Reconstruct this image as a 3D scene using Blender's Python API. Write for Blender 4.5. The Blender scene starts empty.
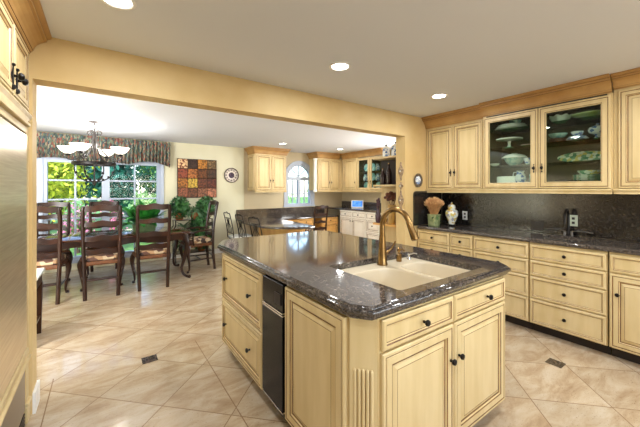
import bpy, math, random
from math import sin, cos, pi, radians as R
from mathutils import Vector
random.seed(7)
SC = bpy.context.scene
COL = SC.collection

# ------------------------------------------------------------------ camera, world, lights, exposure
cam_d = bpy.data.cameras.new('camera'); cam = bpy.data.objects.new('camera', cam_d); COL.objects.link(cam)
cam.location = (0, 0, 1.40); cam.rotation_euler = (R(90), 0, R(-35.25))
cam_d.sensor_width = 36; cam_d.lens = 36*307/640; cam_d.shift_y = -23.5/640
cam_d.clip_start = 0.02; cam_d.clip_end = 200
SC.camera = cam
w = bpy.data.worlds.new('sky'); SC.world = w; w.use_nodes = True
nt = w.node_tree; bgn = nt.nodes['Background']
sky = nt.nodes.new('ShaderNodeTexSky'); sky.sky_type = 'NISHITA'; sky.sun_disc = False
sky.sun_elevation = R(50); sky.sun_rotation = R(200); sky.air_density = 1.0
nt.links.new(sky.outputs[0], bgn.inputs[0]); bgn.inputs[1].default_value = 0.55

def light(name, kind, loc, rot, energy, color=(1, 1, 1), parent=None, **kw):
    d = bpy.data.lights.new(name, kind); d.energy = energy; d.color = color
    for k, v in kw.items(): setattr(d, k, v)
    o = bpy.data.objects.new(name, d); COL.objects.link(o); o.location = loc; o.rotation_euler = rot
    if parent: o.parent = parent
    return o
light('sun', 'SUN', (0, 0, 20), (R(38), 0, R(-30)), 3.6, (1, .95, .86), angle=R(1))
# added fill lamps, each just inside an unseen window that is added too
light('near_fill', 'AREA', (1.7, -2.42, 1.45), (R(90), 0, 0), 24, (.93, .97, 1), shape='RECTANGLE', size=3.2, size_y=1.3)
light('dining_fill', 'AREA', (-1.75, 2.79, 1.3), (R(90), 0, 0), 110, (.98, .99, 1), shape='RECTANGLE', size=.85, size_y=1.7)
light('far_kitchen_fill', 'AREA', (5.62, 3.75, 1.6), (0, R(90), 0), 75, (1, .99, .97), shape='RECTANGLE', size=.9, size_y=.8)
CAN_W = 9; BOWL_W = 10
SC.view_settings.view_transform = 'Standard'; SC.view_settings.look = 'None'
SC.view_settings.gamma = 1; SC.view_settings.use_curve_mapping = False
SC.view_settings.exposure = 0.45
SC.cycles.max_bounces = 8; SC.cycles.transparent_max_bounces = 12
SC.cycles.caustics_reflective = False; SC.cycles.caustics_refractive = False
SC.cycles.sample_clamp_indirect = 6
SC.cycles.use_denoising = True

# ------------------------------------------------------------------ materials
def lin(c): return tuple(((v/255)/12.92 if v/255 <= .04045 else ((v/255+.055)/1.055)**2.4) for v in c)
def mat(name, col, rough=.5, metal=0, var=None, scale=8, stretch=(1, 1, 1), detail=4, spec=.5, bump=0, emit=None, estr=0, coat=0, contrast=(.35, .65)):
    m = bpy.data.materials.new(name); m.use_nodes = True
    n = m.node_tree.nodes; L = m.node_tree.links; b = n['Principled BSDF']
    b.inputs['Base Color'].default_value = (*lin(col), 1)
    b.inputs['Roughness'].default_value = rough; b.inputs['Metallic'].default_value = metal
    b.inputs['Specular IOR Level'].default_value = spec
    b.inputs['Coat Weight'].default_value = coat
    if emit: b.inputs['Emission Color'].default_value = (*lin(emit), 1); b.inputs['Emission Strength'].default_value = estr
    if var or bump:
        tc = n.new('ShaderNodeTexCoord'); mp = n.new('ShaderNodeMapping'); mp.inputs['Scale'].default_value = stretch
        L.new(tc.outputs['Object'], mp.inputs[0])
        no = n.new('ShaderNodeTexNoise'); no.inputs['Scale'].default_value = scale; no.inputs['Detail'].default_value = detail
        L.new(mp.outputs[0], no.inputs['Vector'])
        if var:
            r = n.new('ShaderNodeValToRGB'); e = r.color_ramp.elements
            e[0].position, e[1].position = contrast
            e[0].color = (*lin(col), 1); e[1].color = (*lin(var), 1)
            L.new(no.outputs[0], r.inputs[0]); L.new(r.outputs[0], b.inputs['Base Color'])
        if bump:
            bp = n.new('ShaderNodeBump'); bp.inputs['Strength'].default_value = bump; bp.inputs['Distance'].default_value = .01
            L.new(no.outputs[0], bp.inputs['Height']); L.new(bp.outputs[0], b.inputs['Normal'])
    return m
def spots(m, cols, scale=30, stretch=(1, 1, 1), noise_mix=.0):
    """multi-colour voronoi cells driving the base colour"""
    n = m.node_tree.nodes; L = m.node_tree.links; b = n['Principled BSDF']
    tc = n.new('ShaderNodeTexCoord'); mp = n.new('ShaderNodeMapping'); mp.inputs['Scale'].default_value = stretch
    L.new(tc.outputs['Object'], mp.inputs[0])
    v = n.new('ShaderNodeTexVoronoi'); v.inputs['Scale'].default_value = scale; L.new(mp.outputs[0], v.inputs['Vector'])
    r = n.new('ShaderNodeValToRGB'); r.color_ramp.interpolation = 'CONSTANT'
    e = r.color_ramp.elements
    while len(e) < len(cols): e.new(.5)
    for i, c in enumerate(cols): e[i].position = i/len(cols); e[i].color = (*lin(c), 1)
    s = n.new('ShaderNodeSeparateColor'); L.new(v.outputs['Color'], s.inputs[0]); L.new(s.outputs[0], r.inputs[0])
    L.new(r.outputs[0], b.inputs['Base Color'])
    return m
def glass(name, tint=(255, 255, 255), refl=.06):
    m = bpy.data.materials.new(name); m.use_nodes = True
    n = m.node_tree.nodes; L = m.node_tree.links; n.remove(n['Principled BSDF'])
    t = n.new('ShaderNodeBsdfTransparent'); t.inputs[0].default_value = (*lin(tint), 1)
    g = n.new('ShaderNodeBsdfGlossy'); g.inputs['Roughness'].default_value = .01
    mx = n.new('ShaderNodeMixShader'); mx.inputs[0].default_value = refl
    L.new(t.outputs[0], mx.inputs[1]); L.new(g.outputs[0], mx.inputs[2]); L.new(mx.outputs[0], n['Material Output'].inputs[0])
    return m
def granite_mat(nm='granite', rough=.07, k=1):
    m = mat(nm, (52, 46, 46), rough, coat=.0, spec=.85)
    n = m.node_tree.nodes; L = m.node_tree.links; b = n['Principled BSDF']
    tc = n.new('ShaderNodeTexCoord')
    v = n.new('ShaderNodeTexVoronoi'); v.inputs['Scale'].default_value = 170; L.new(tc.outputs['Object'], v.inputs['Vector'])
    no = n.new('ShaderNodeTexNoise'); no.inputs['Scale'].default_value = 62; no.inputs['Detail'].default_value = 8; no.inputs['Roughness'].default_value = .75
    L.new(tc.outputs['Object'], no.inputs['Vector'])
    r1 = n.new('ShaderNodeValToRGB'); e = r1.color_ramp.elements
    e[0].position = .36; e[0].color = (*lin(tuple(q*k for q in (21, 19, 19))), 1); e[1].position = .70; e[1].color = (*lin(tuple(q*k for q in (106, 97, 91))), 1)
    x = e.new(.52); x.color = (*lin(tuple(q*k for q in (51, 46, 44))), 1)
    L.new(no.outputs[0], r1.inputs[0])
    s = n.new('ShaderNodeSeparateColor'); L.new(v.outputs['Color'], s.inputs[0])
    mx = n.new('ShaderNodeMix'); mx.data_type = 'RGBA'; mx.blend_type = 'OVERLAY'; mx.inputs[0].default_value = .45
    c = n.new('ShaderNodeCombineColor')
    for i in range(3): L.new(s.outputs[0], c.inputs[i])
    L.new(r1.outputs[0], mx.inputs[6]); L.new(c.outputs[0], mx.inputs[7]); L.new(mx.outputs[2], b.inputs['Base Color'])
    return m
def floor_mat():
    m = mat('travertine', (222, 196, 158), .2, spec=.5)
    n = m.node_tree.nodes; L = m.node_tree.links; b = n['Principled BSDF']
    def M(op, a, bb=None, cc=None):
        k = n.new('ShaderNodeMath'); k.operation = op
        for i, q in enumerate((a, bb, cc)):
            if q is None: continue
            if isinstance(q, (int, float)): k.inputs[i].default_value = q
            else: L.new(q, k.inputs[i])
        return k.outputs[0]
    g = n.new('ShaderNodeNewGeometry'); sx = n.new('ShaderNodeSeparateXYZ'); L.new(g.outputs['Position'], sx.inputs[0])
    X, Y = sx.outputs[0], sx.outputs[1]
    S = .675
    u = M('DIVIDE', M('SUBTRACT', M('SUBTRACT', Y, X), 2.575), S)     # 45 degree grid through the dark insert
    v = M('DIVIDE', M('SUBTRACT', M('ADD', Y, X), 3.205), S)
    def dist(q): return M('MULTIPLY', M('ABSOLUTE', M('SUBTRACT', M('FRACT', M('ADD', q, .5)), .5)), S)
    du, dv = dist(u), dist(v)
    d = M('MINIMUM', du, dv)
    # straight border courses: beside the island and beside the doorway jamb
    d1 = M('ABSOLUTE', M('SUBTRACT', X, .70)); d2 = M('ABSOLUTE', M('ADD', X, .30))
    inside = M('MULTIPLY', M('GREATER_THAN', X, -.30), M('LESS_THAN', X, .70))
    line = M('LESS_THAN', d, .0045)
    near = M('LESS_THAN', Y, 3.0)
    border = M('MULTIPLY', M('LESS_THAN', M('MINIMUM', d1, d2), .0035), near)
    grout = M('MAXIMUM', line, border)
    # tile id
    cu, cv = M('FLOOR', u), M('FLOOR', v)
    comb = n.new('ShaderNodeCombineXYZ'); L.new(cu, comb.inputs[0]); L.new(cv, comb.inputs[1])
    wn = n.new('ShaderNodeTexWhiteNoise'); wn.noise_dimensions = '3D'; L.new(comb.outputs[0], wn.inputs['Vector'])
    # veins
    mp = n.new('ShaderNodeMapping'); mp.inputs['Rotation'].default_value = (0, 0, R(45)); mp.inputs['Scale'].default_value = (2.4, 6.5, 1)
    L.new(g.outputs['Position'], mp.inputs[0])
    ad = n.new('ShaderNodeVectorMath'); ad.operation = 'ADD'; L.new(mp.outputs[0], ad.inputs[0])
    sc = n.new('ShaderNodeVectorMath'); sc.operation = 'SCALE'; L.new(wn.outputs['Color'], sc.inputs[0]); sc.inputs['Scale'].default_value = 9
    L.new(sc.outputs[0], ad.inputs[1])
    no = n.new('ShaderNodeTexNoise'); no.inputs['Scale'].default_value = 1.3; no.inputs['Detail'].default_value = 10; no.inputs['Roughness'].default_value = .68; no.inputs['Distortion'].default_value = .5
    L.new(ad.outputs[0], no.inputs['Vector'])
    r = n.new('ShaderNodeValToRGB'); e = r.color_ramp.elements
    e[0].position = .28; e[0].color = (*lin((164, 136, 106)), 1); e[1].position = .70; e[1].color = (*lin((216, 200, 176)), 1)
    x = e.new(.42); x.color = (*lin((188, 163, 132)), 1); x = e.new(.52); x.color = (*lin((202, 181, 152)), 1)
    L.new(no.outputs[0], r.inputs[0])
    n2 = n.new('ShaderNodeTexNoise'); n2.inputs['Scale'].default_value = 26; n2.inputs['Detail'].default_value = 4; L.new(ad.outputs[0], n2.inputs['Vector'])
    r2 = n.new('ShaderNodeValToRGB'); e = r2.color_ramp.elements
    e[0].position = .29; e[0].color = (.35, .26, .18, 1); e[1].position = .36; e[1].color = (1, 1, 1, 1)
    L.new(n2.outputs[0], r2.inputs[0])
    mu = n.new('ShaderNodeMix'); mu.data_type = 'RGBA'; mu.blend_type = 'MULTIPLY'; mu.inputs[0].default_value = .7
    L.new(r.outputs[0], mu.inputs[6]); L.new(r2.outputs[0], mu.inputs[7])
    hv = n.new('ShaderNodeHueSaturation'); L.new(mu.outputs[2], hv.inputs['Color'])
    L.new(M('ADD', M('MULTIPLY', wn.outputs['Value'], .12), .82), hv.inputs['Value'])
    mg = n.new('ShaderNodeMix'); mg.data_type = 'RGBA'; L.new(grout, mg.inputs[0]); L.new(hv.outputs[0], mg.inputs[6]); mg.inputs[7].default_value = (*lin((142, 116, 88)), 1)
    # dark square inserts
    def ins(cx, cy):
        return M('LESS_THAN', M('MAXIMUM', M('ABSOLUTE', M('SUBTRACT', X, cx)), M('ABSOLUTE', M('SUBTRACT', Y, cy))), .056)
    i = M('MAXIMUM', ins(.315, 2.888), ins(2.99, .93))
    mi = n.new('ShaderNodeMix'); mi.data_type = 'RGBA'; L.new(i, mi.inputs[0]); L.new(mg.outputs[2], mi.inputs[6])
    rr = n.new('ShaderNodeValToRGB'); e = rr.color_ramp.elements; e[0].position = .4; e[0].color = (*lin((38, 32, 30)), 1); e[1].position = .6; e[1].color = (*lin((92, 78, 66)), 1)
    n3 = n.new('ShaderNodeTexNoise'); n3.inputs['Scale'].default_value = 60; L.new(g.outputs['Position'], n3.inputs['Vector']); L.new(n3.outputs[0], rr.inputs[0])
    L.new(rr.outputs[0], mi.inputs[7]); L.new(mi.outputs[2], b.inputs['Base Color'])
    L.new(M('ADD', M('MULTIPLY', n2.outputs[0], .12), .06), b.inputs['Roughness'])
    return m

MT = {}
MT['cream'] = mat('cream_paint', (212, 190, 143), .42, var=(201, 177, 127), scale=5, stretch=(3, 3, .5))
MT['glaze'] = mat('brown_glaze', (136, 98, 52), .5, var=(98, 66, 34), scale=14)
MT['crown'] = mat('golden_crown_paint', (186, 146, 88), .42, var=(168, 126, 72), scale=6)
MT['crownglaze'] = mat('crown_glaze', (120, 82, 42), .5)
MT['cream2'] = mat('white_cream_paint', (246, 244, 236), .42, var=(240, 236, 224), scale=5)
MT['oak'] = mat('honey_paint', (226, 180, 106), .42, var=(212, 160, 88), scale=6)
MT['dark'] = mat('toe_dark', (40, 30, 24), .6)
MT['cavity'] = mat('cabinet_inside', (66, 62, 46), .6)
MT['iron'] = mat('black_iron', (30, 26, 26), .35, metal=.6, spec=.5)
MT['iron2'] = mat('pewter_iron', (66, 62, 60), .4, metal=.6)
MT['granite'] = granite_mat(k=1.3)
MT['pewter'] = mat('pewter', (138, 132, 126), .4, metal=.15)
MT['granite2'] = granite_mat('granite_panel', .16, .72)
MT['floor'] = floor_mat()
MT['beam'] = mat('faux_gold_plaster', (217, 192, 142), .6, var=(205, 176, 122), scale=2.2, detail=6, spec=.3)
MT['wall'] = mat('pale_cream_plaster', (220, 216, 190), .6, var=(212, 207, 178), scale=1.5, spec=.3)
MT['wall2'] = mat('beige_plaster', (208, 195, 164), .6, var=(200, 185, 154), scale=1.5, spec=.3)
MT['ceil'] = mat('ceiling_paint', (224, 227, 233), .7, spec=.2)
MT['white'] = mat('white_paint', (240, 240, 238), .4)
MT['frame'] = mat('window_backlit_grey', (176, 187, 206), .4)  # grey-blue puts the backlit shade of the frames into their colour
MT['steel'] = mat('brushed_steel', (232, 216, 184), .3, metal=.8, var=(214, 194, 158), scale=3, stretch=(1, 1, 30))
MT['chrome'] = mat('chrome', (225, 225, 228), .12, metal=1)
MT['black'] = mat('black_gloss', (9, 9, 10), .18, spec=.18)
MT['ceramic'] = mat('white_ceramic', (216, 202, 176), .12)
MT['brass'] = mat('antique_brass', (138, 108, 66), .26, metal=.9)
MT['wood'] = mat('dark_walnut', (56, 30, 18), .28, var=(36, 19, 12), scale=7, spec=.35, stretch=(1, 1, .3))
MT['tabletop'] = mat('polished_walnut', (80, 44, 28), .10, var=(54, 28, 18), scale=5, stretch=(.3, 2, 1), coat=.3)
MT['rush'] = mat('rush_seat', (116, 70, 38), .6, var=(88, 52, 28), scale=30)
MT['cushion'] = spots(mat('plaid_cushion', (190, 170, 140), .8), [(206, 188, 156), (92, 62, 50), (190, 168, 136), (60, 46, 44), (168, 132, 96)], 17)
MT['glass'] = glass('clear_glass', refl=.008)
MT['cabglass'] = glass('cabinet_glass', (240, 246, 240), .03)
MT['shelfglass'] = glass('shelf_glass', (150, 195, 165), .06)
MT['opal'] = mat('opal_glass', (255, 248, 238), .3, emit=(255, 246, 232), estr=1.6)
MT['lamp'] = mat('lamp_lens', (255, 255, 255), .3, emit=(255, 250, 240), estr=12)
MT['valance'] = spots(mat('floral_fabric', (120, 130, 110), .9), [(86, 104, 92), (132, 140, 120), (52, 66, 66), (150, 92, 76), (150, 142, 120), (70, 86, 94), (104, 114, 92), (126, 70, 62), (64, 80, 70)], 58, (1, 1, .4))
MT['leaf'] = mat('deep_green_leaf', (20, 74, 34), .28, var=(62, 146, 58), scale=7)
MT['leaf2'] = mat('fresh_leaf', (72, 132, 64), .45, var=(24, 66, 36), scale=12)
MT['leaf3'] = mat('grey_green_leaf', (120, 152, 112), .5, var=(70, 110, 72), scale=9)
MT['terracotta'] = mat('terracotta', (176, 110, 66), .7, var=(150, 88, 52), scale=9)
MT['greenpot'] = mat('celadon_planter', (98, 118, 78), .35, var=(74, 94, 62), scale=10)
MT['soil'] = mat('soil', (46, 34, 26), .9)
MT['straw'] = mat('dried_wheat', (222, 178, 124), .8, var=(196, 142, 92), scale=30)
MT['bark'] = mat('bark', (84, 66, 50), .9)
MT['grass'] = mat('lawn', (104, 150, 66), .9, var=(72, 120, 52), scale=6)
MT['stone'] = mat('patio_stone', (206, 196, 180), .8, var=(180, 168, 150), scale=3)

# ------------------------------------------------------------------ mesh building
class MB:
    def __init__(s): s.v = []; s.f = []; s.m = []
    def add(s, vs, fs, mi=0):
        o = len(s.v); s.v += [tuple(p) for p in vs]
        for f in fs: s.f.append(tuple(i+o for i in f)); s.m.append(mi)
        return s
    def box(s, x0, x1, y0, y1, z0, z1, mi=0):
        v = [(x0, y0, z0), (x1, y0, z0), (x1, y1, z0), (x0, y1, z0), (x0, y0, z1), (x1, y0, z1), (x1, y1, z1), (x0, y1, z1)]
        return s.add(v, [(3, 2, 1, 0), (4, 5, 6, 7), (0, 1, 5, 4), (1, 2, 6, 5), (2, 3, 7, 6), (3, 0, 4, 7)], mi)
    def rbox(s, x0, x1, y0, y1, z0, z1, r=.004, mi=0):
        """box whose edges are bevelled"""
        rings = [(z0, r), (z0+r, 0), (z1-r, 0), (z1, r)]
        pts = []
        for z, i in rings:
            a, b, c, d = x0+i, x1-i, y0+i, y1-i
            k = r
            pts.append([(a+k, c, z), (b-k, c, z), (b, c+k, z), (b, d-k, z), (b-k, d, z), (a+k, d, z), (a, d-k, z), (a, c+k, z)])
        return s.loft(pts, mi, True, True)
    def loft(s, rings, mi=0, cap0=True, cap1=True, closed=True):
        n = len(rings[0]); vs = [p for r in rings for p in r]; fs = []
        for i in range(len(rings)-1):
            for j in range(n if closed else n-1):
                k = (j+1) % n
                fs.append((i*n+j, i*n+k, (i+1)*n+k, (i+1)*n+j))
        if cap0: fs.append(tuple(reversed(range(n))))
        if cap1: fs.append(tuple((len(rings)-1)*n+j for j in range(n)))
        return s.add(vs, fs, mi)
    def prism(s, poly, z0, z1, mi=0):
        return s.loft([[(x, y, z0) for x, y in poly], [(x, y, z1) for x, y in poly]], mi)
    def lathe(s, prof, seg=20, c=(0, 0, 0), axis='z', mi=0, cap=True, sq=None):
        rings = []
        for r, h in prof:
            ring = []
            for k in range(seg):
                a = 2*pi*k/seg
                rx, ry = r*cos(a), r*sin(a)
                if sq: ry *= sq
                if axis == 'z': p = (c[0]+rx, c[1]+ry, c[2]+h)
                elif axis == '-y': p = (c[0]+rx, c[1]-h, c[2]+ry)
                elif axis == 'x': p = (c[0]+h, c[1]+rx, c[2]+ry)
                elif axis == '-x': p = (c[0]-h, c[1]-rx, c[2]+ry)
                ring.append(p)
            rings.append(ring)
        return s.loft(rings, mi, cap, cap)
    def ball(s, c, r, seg=12, mi=0, sz=1):
        k = max(4, seg//2)
        return s.lathe([(max(r*sin(pi*i/k), 1e-4), -r*sz*cos(pi*i/k)) for i in range(k+1)], seg, c, mi=mi)
    def tube(s, pts, r, seg=8, mi=0, cap=True):
        """sweep along points; r is a number or one radius per point (or (rx, rz) pairs)"""
        P = [Vector(p) for p in pts]; n = len(P); rings = []
        up = Vector((0, 0, 1)); last = None
        for i in range(n):
            t = (P[min(i+1, n-1)]-P[max(i-1, 0)]).normalized()
            if last is None:
                ref = up if abs(t.z) < .9 else Vector((1, 0, 0))
                a = t.cross(ref).normalized()
            else:
                a = (last - t*last.dot(t)).normalized()
            last = a; b = t.cross(a)
            q = r[i] if isinstance(r, (list, tuple)) else r
            ring = [tuple(P[i]+a*(q*cos(2*pi*k/seg))+b*(q*sin(2*pi*k/seg))) for k in range(seg)]
            rings.append(ring)
        return s.loft(rings, mi, cap, cap)
    def build(s, name, mats, parent=None, smooth=True, loc=None, ang=35):
        me = bpy.data.meshes.new(name); me.from_pydata(s.v, [], s.f); me.update()
        for m in (mats if isinstance(mats, (list, tuple)) else [mats]): me.materials.append(MT[m] if isinstance(m, str) else m)
        me.polygons.foreach_set('material_index', s.m)
        if smooth:
            me.polygons.foreach_set('use_smooth', [True]*len(me.polygons))
            me.set_sharp_from_angle(angle=R(ang))
        o = bpy.data.objects.new(name, me); COL.objects.link(o)
        if parent: o.parent = parent
        if loc: o.location = loc
        return o
def spline(pts, n=6):
    """catmull-rom through points"""
    P = [Vector(p) for p in pts]; out = []
    for i in range(len(P)-1):
        p0, p1, p2, p3 = P[max(i-1, 0)], P[i], P[i+1], P[min(i+2, len(P)-1)]
        for k in range(n):
            t = k/n
            out.append(.5*((2*p1)+(p2-p0)*t+(2*p0-5*p1+4*p2-p3)*t*t+(3*p1-p0-3*p2+p3)*t**3))
    out.append(P[-1]); return out
def lerp(a, b, n): return [a+(b-a)*i/(n-1) for i in range(n)]
def thing(name, label, cat, loc=(0, 0, 0), rz=0, group=None):
    o = bpy.data.objects.new(name, None); COL.objects.link(o); o.empty_display_size = .1
    o.location = loc; o.rotation_euler = (0, 0, R(rz)); o['label'] = label; o['category'] = cat
    if group: o['group'] = group
    return o
def tag(o, label, cat, group=None):
    o['label'] = label; o['category'] = cat
    if group: o['group'] = group
    return o
def struct(name, mb, m, smooth=False):
    o = mb.build(name, m, None, smooth); o['kind'] = 'structure'; return o
def dup(root, loc, rz, label, scale=1, group=None):
    r = root.copy(); COL.objects.link(r); r.location = loc; r.rotation_euler = (0, 0, R(rz)); r['label'] = label
    r.scale = (scale,)*3
    if group: r['group'] = group
    for ch in list(root.children):
        c = ch.copy(); COL.objects.link(c); c.parent = r
        for g in list(ch.children):
            d = g.copy(); COL.objects.link(d); d.parent = c
    return r

# ------------------------------------------------------------------ room shell
CZ = 2.38
struct('floor', MB().box(-2.4, 6.0, -2.7, 7.0, -.1, 0), 'floor')
struct('ceiling', MB().box(-2.4, 6.0, -2.7, 7.1, CZ, CZ+.15), 'ceil')
# header with the wide opening between kitchen and dining room, one wall
struct('wall_middle', MB().box(-.36, 3.18, 2.6, 2.75, 2.097, CZ).box(3.18, 5.8, 2.6, 2.75, 0, CZ).box(-1.2, -.36, 2.6, 2.75, 0, CZ), 'beam')
struct('wall_right', MB().box(3.98, 4.1, -2.7, 2.6, 0, CZ), 'wall2')
struct('wall_left', MB().box(-1.3, -1.2, -2.7, 2.75, 0, CZ), 'wall2')
struct('wall_dining_left', MB().box(-2.4, -2.3, 2.65, 7.1, 0, CZ).box(-2.3, -2.2, 2.65, 2.75, 0, CZ).box(-1.3, -1.2, 2.65, 2.75, 0, CZ).box(-2.2, -1.3, 2.65, 2.75, 0, .4).box(-2.2, -1.3, 2.65, 2.75, 2.2, CZ), 'wall')
struct('wall_kitchen_right', MB().box(5.68, 5.8, 2.75, 3.3, 0, CZ).box(5.68, 5.8, 4.2, 7.1, 0, CZ).box(5.68, 5.8, 3.3, 4.2, 0, 1.12).box(5.68, 5.8, 3.3, 4.2, 2.08, CZ), 'wall2')
# wall behind the viewer with an opening for the added window
struct('wall_near', MB().box(-1.3, 4.1, -2.7, -2.6, 0, .75).box(-1.3, 4.1, -2.7, -2.6, 2.15, CZ).box(-1.3, 0, -2.7, -2.6, .75, 2.15).box(3.4, 4.1, -2.7, -2.6, .75, 2.15), 'wall2')
# far wall: pale part with dining window opening, then the beige kitchen part with the arched window, set back a little
fw = MB()
FY = 6.88
fw.box(-2.4, -.82, FY, FY+.2, 0, CZ).box(.93, 2.69, FY, FY+.2, 0, CZ).box(-.82, .93, FY, FY+.2, 1.93, CZ).box(-.82, .93, FY, FY+.2, 0, .12)
struct('wall_far', fw, 'wall')
KY = 6.92
AX, AR, AS = 4.225, .385, 1.70         # arched window centre, inner radius, spring line
kw = MB()
kw.box(2.69, AX-AR, KY, KY+.16, 0, CZ).box(AX+AR, 5.8, KY, KY+.16, 0, CZ).box(AX-AR, AX+AR, KY, KY+.16, 0, 1.0)
n = 24
for i in range(n):
    a0, a1 = pi*i/n, pi*(i+1)/n
    x0, z0, x1, z1 = AX-AR*cos(a0), AS+AR*sin(a0), AX-AR*cos(a1), AS+AR*sin(a1)
    kw.add([(x0, KY, z0), (x1, KY, z1), (x1, KY, CZ), (x0, KY, CZ), (x0, KY+.16, z0), (x1, KY+.16, z1), (x1, KY+.16, CZ), (x0, KY+.16, CZ)],
           [(0, 1, 2, 3), (7, 6, 5, 4), (0, 4, 5, 1)])
struct('wall_kitchen_far', kw, 'wall2')
bb = MB().box(.99, 2.69, FY-.015, FY, 0, .1)
struct('baseboard_far', bb, 'white')
struct('baseboard_jamb', MB().box(-.36, -.345, 2.6, 2.765, 0, .13).box(-.45, -.36, 2.75, 2.765, 0, .13), 'white')
struct('baseboard_opening', MB().box(3.165, 3.18, 2.6, 2.765, 0, .13), 'white')

# dining window: two casements of glazed squares
def window(name, x0, x1, z0, z1, y, cols, rows, post=None):
    t = thing(name, '', 'window'); del t['label']; del t['category']; t['kind'] = 'structure'
    f = MB()
    f.box(x0-.08, x1+.07, y-.03, y, z0-.06, z0).box(x0-.08, x1+.07, y-.03, y, z1, z1+.08).box(x0-.08, x0, y-.03, y, z0, z1).box(x1, x1+.07, y-.03, y, z0, z1)
    f.box(x0, x0+.05, y, y+.1, z0, z1).box(x1-.05, x1, y, y+.1, z0, z1).box(x0+.05, x1-.05, y, y+.1, z1-.05, z1).box(x0+.05, x1-.05, y, y+.1, z0, z0+.05)
    f.build('window_frame', 'frame', t, False)
    return t
w1 = window('window_1', -.82, .93, .18, 1.93, FY, 2, 5)
mu = MB()
mu.box(-.02, .10, FY+.005, FY+.09, .23, 1.88)
for x in (-.40, .50): mu.box(x-.014, x+.014, FY+.03, FY+.07, .23, 1.88)
for z in (1.57, 1.235, .90, .565): mu.box(-.77, -.02, FY+.031, FY+.069, z-.014, z+.014).box(.10, .88, FY+.031, FY+.069, z-.014, z+.014)
mu.build('muntins', 'frame', w1, False)
MB().box(-.77, -.02, FY+.048, FY+.052, .23, 1.88).build('pane', 'glass', w1, False)
MB().box(.10, .88, FY+.048, FY+.052, .23, 1.88).build('pane', 'glass', w1, False)
# arched window
w2 = bpy.data.objects.new('window_2', None); COL.objects.link(w2); w2['kind'] = 'structure'
af = MB()
def arch_strip(mb, r0, r1, y0, y1, zb):
    prev = None; pts = []
    for sgn, m in ((0, 0),):
        angs = [pi*i/24 for i in range(25)]
        inner = [(AX-r0, zb)]+[(AX-r0*cos(a), AS+r0*sin(a)) for a in angs]+[(AX+r0, zb)]
        outer = [(AX-r1, zb)]+[(AX-r1*cos(a), AS+r1*sin(a)) for a in angs]+[(AX+r1, zb)]
        for i in range(len(inner)-1):
            a, b, c, d = inner[i], inner[i+1], outer[i+1], outer[i]
            v = [(p[0], y, p[1]) for y in (y0, y1) for p in (a, b, c, d)]
            mb.add(v, [(3, 2, 1, 0), (4, 5, 6, 7), (0, 1, 5, 4), (2, 3, 7, 6)])
arch_strip(af, AR, AR+.08, KY-.025, KY, 1.0)
arch_strip(af, AR-.05, AR, KY, KY+.1, 1.0)
af.box(AX-AR-.1, AX+AR+.1, KY-.04, KY, .965, 1.0).box(AX-AR+.05, AX+AR-.05, KY, KY+.1, 1.0, 1.05)
af.build('window_frame', 'frame', w2, False)
am = MB()
am.box(AX-AR+.05, AX+AR-.05, KY+.01, KY+.09, AS-.045, AS+.045).box(AX-.035, AX+.035, KY+.01, KY+.09, 1.05, AS-.045)
for x in (AX-.18, AX+.18): am.box(x-.01, x+.01, KY+.03, KY+.07, 1.05, AS-.045)
am.box(AX-.335, AX+.335, KY+.031, KY+.069, 1.30, 1.32)
for a in (R(45), R(90), R(135)):
    d = Vector((cos(a), 0, sin(a))); p = Vector((-sin(a), 0, cos(a)))*.011; o = Vector((AX, 0, AS+.04))
    v = []
    for y in (KY+.03, KY+.07):
        for q in (o-p, o+p, o+d*(AR-.07)+p, o+d*(AR-.07)-p): v.append((q.x, y, q.z))
    am.add(v, [(0, 1, 2, 3), (7, 6, 5, 4), (0, 4, 5, 1), (1, 5, 6, 2), (2, 6, 7, 3), (3, 7, 4, 0)])
am.build('muntins', 'frame', w2, False)
gp = [(AX-AR+.05, 1.05)]+[(AX-(AR-.05)*cos(pi*i/24), AS+(AR-.05)*sin(pi*i/24)) for i in range(25)]+[(AX+AR-.05, 1.05)]
MB().loft([[(x, KY+.048, z) for x, z in gp], [(x, KY+.052, z) for x, z in gp]]).build('pane', 'glass', w2, False)
# unseen window behind the viewer, added to house the fill lamp there
w3 = bpy.data.objects.new('added_window_3', None); COL.objects.link(w3); w3['kind'] = 'structure'
wf = MB().box(0, .06, -2.69, -2.61, .75, 2.15).box(3.34, 3.4, -2.69, -2.61, .75, 2.15).box(.06, 3.34, -2.69, -2.61, .75, .81).box(.06, 3.34, -2.69, -2.61, 2.09, 2.15)
for x in (1.15, 2.25): wf.box(x-.03, x+.03, -2.68, -2.62, .81, 2.09)
wf.build('window_frame', 'frame', w3, False)
MB().box(.06, 3.34, -2.655, -2.65, .81, 2.09).build('pane', 'glass', w3, False)

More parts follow.
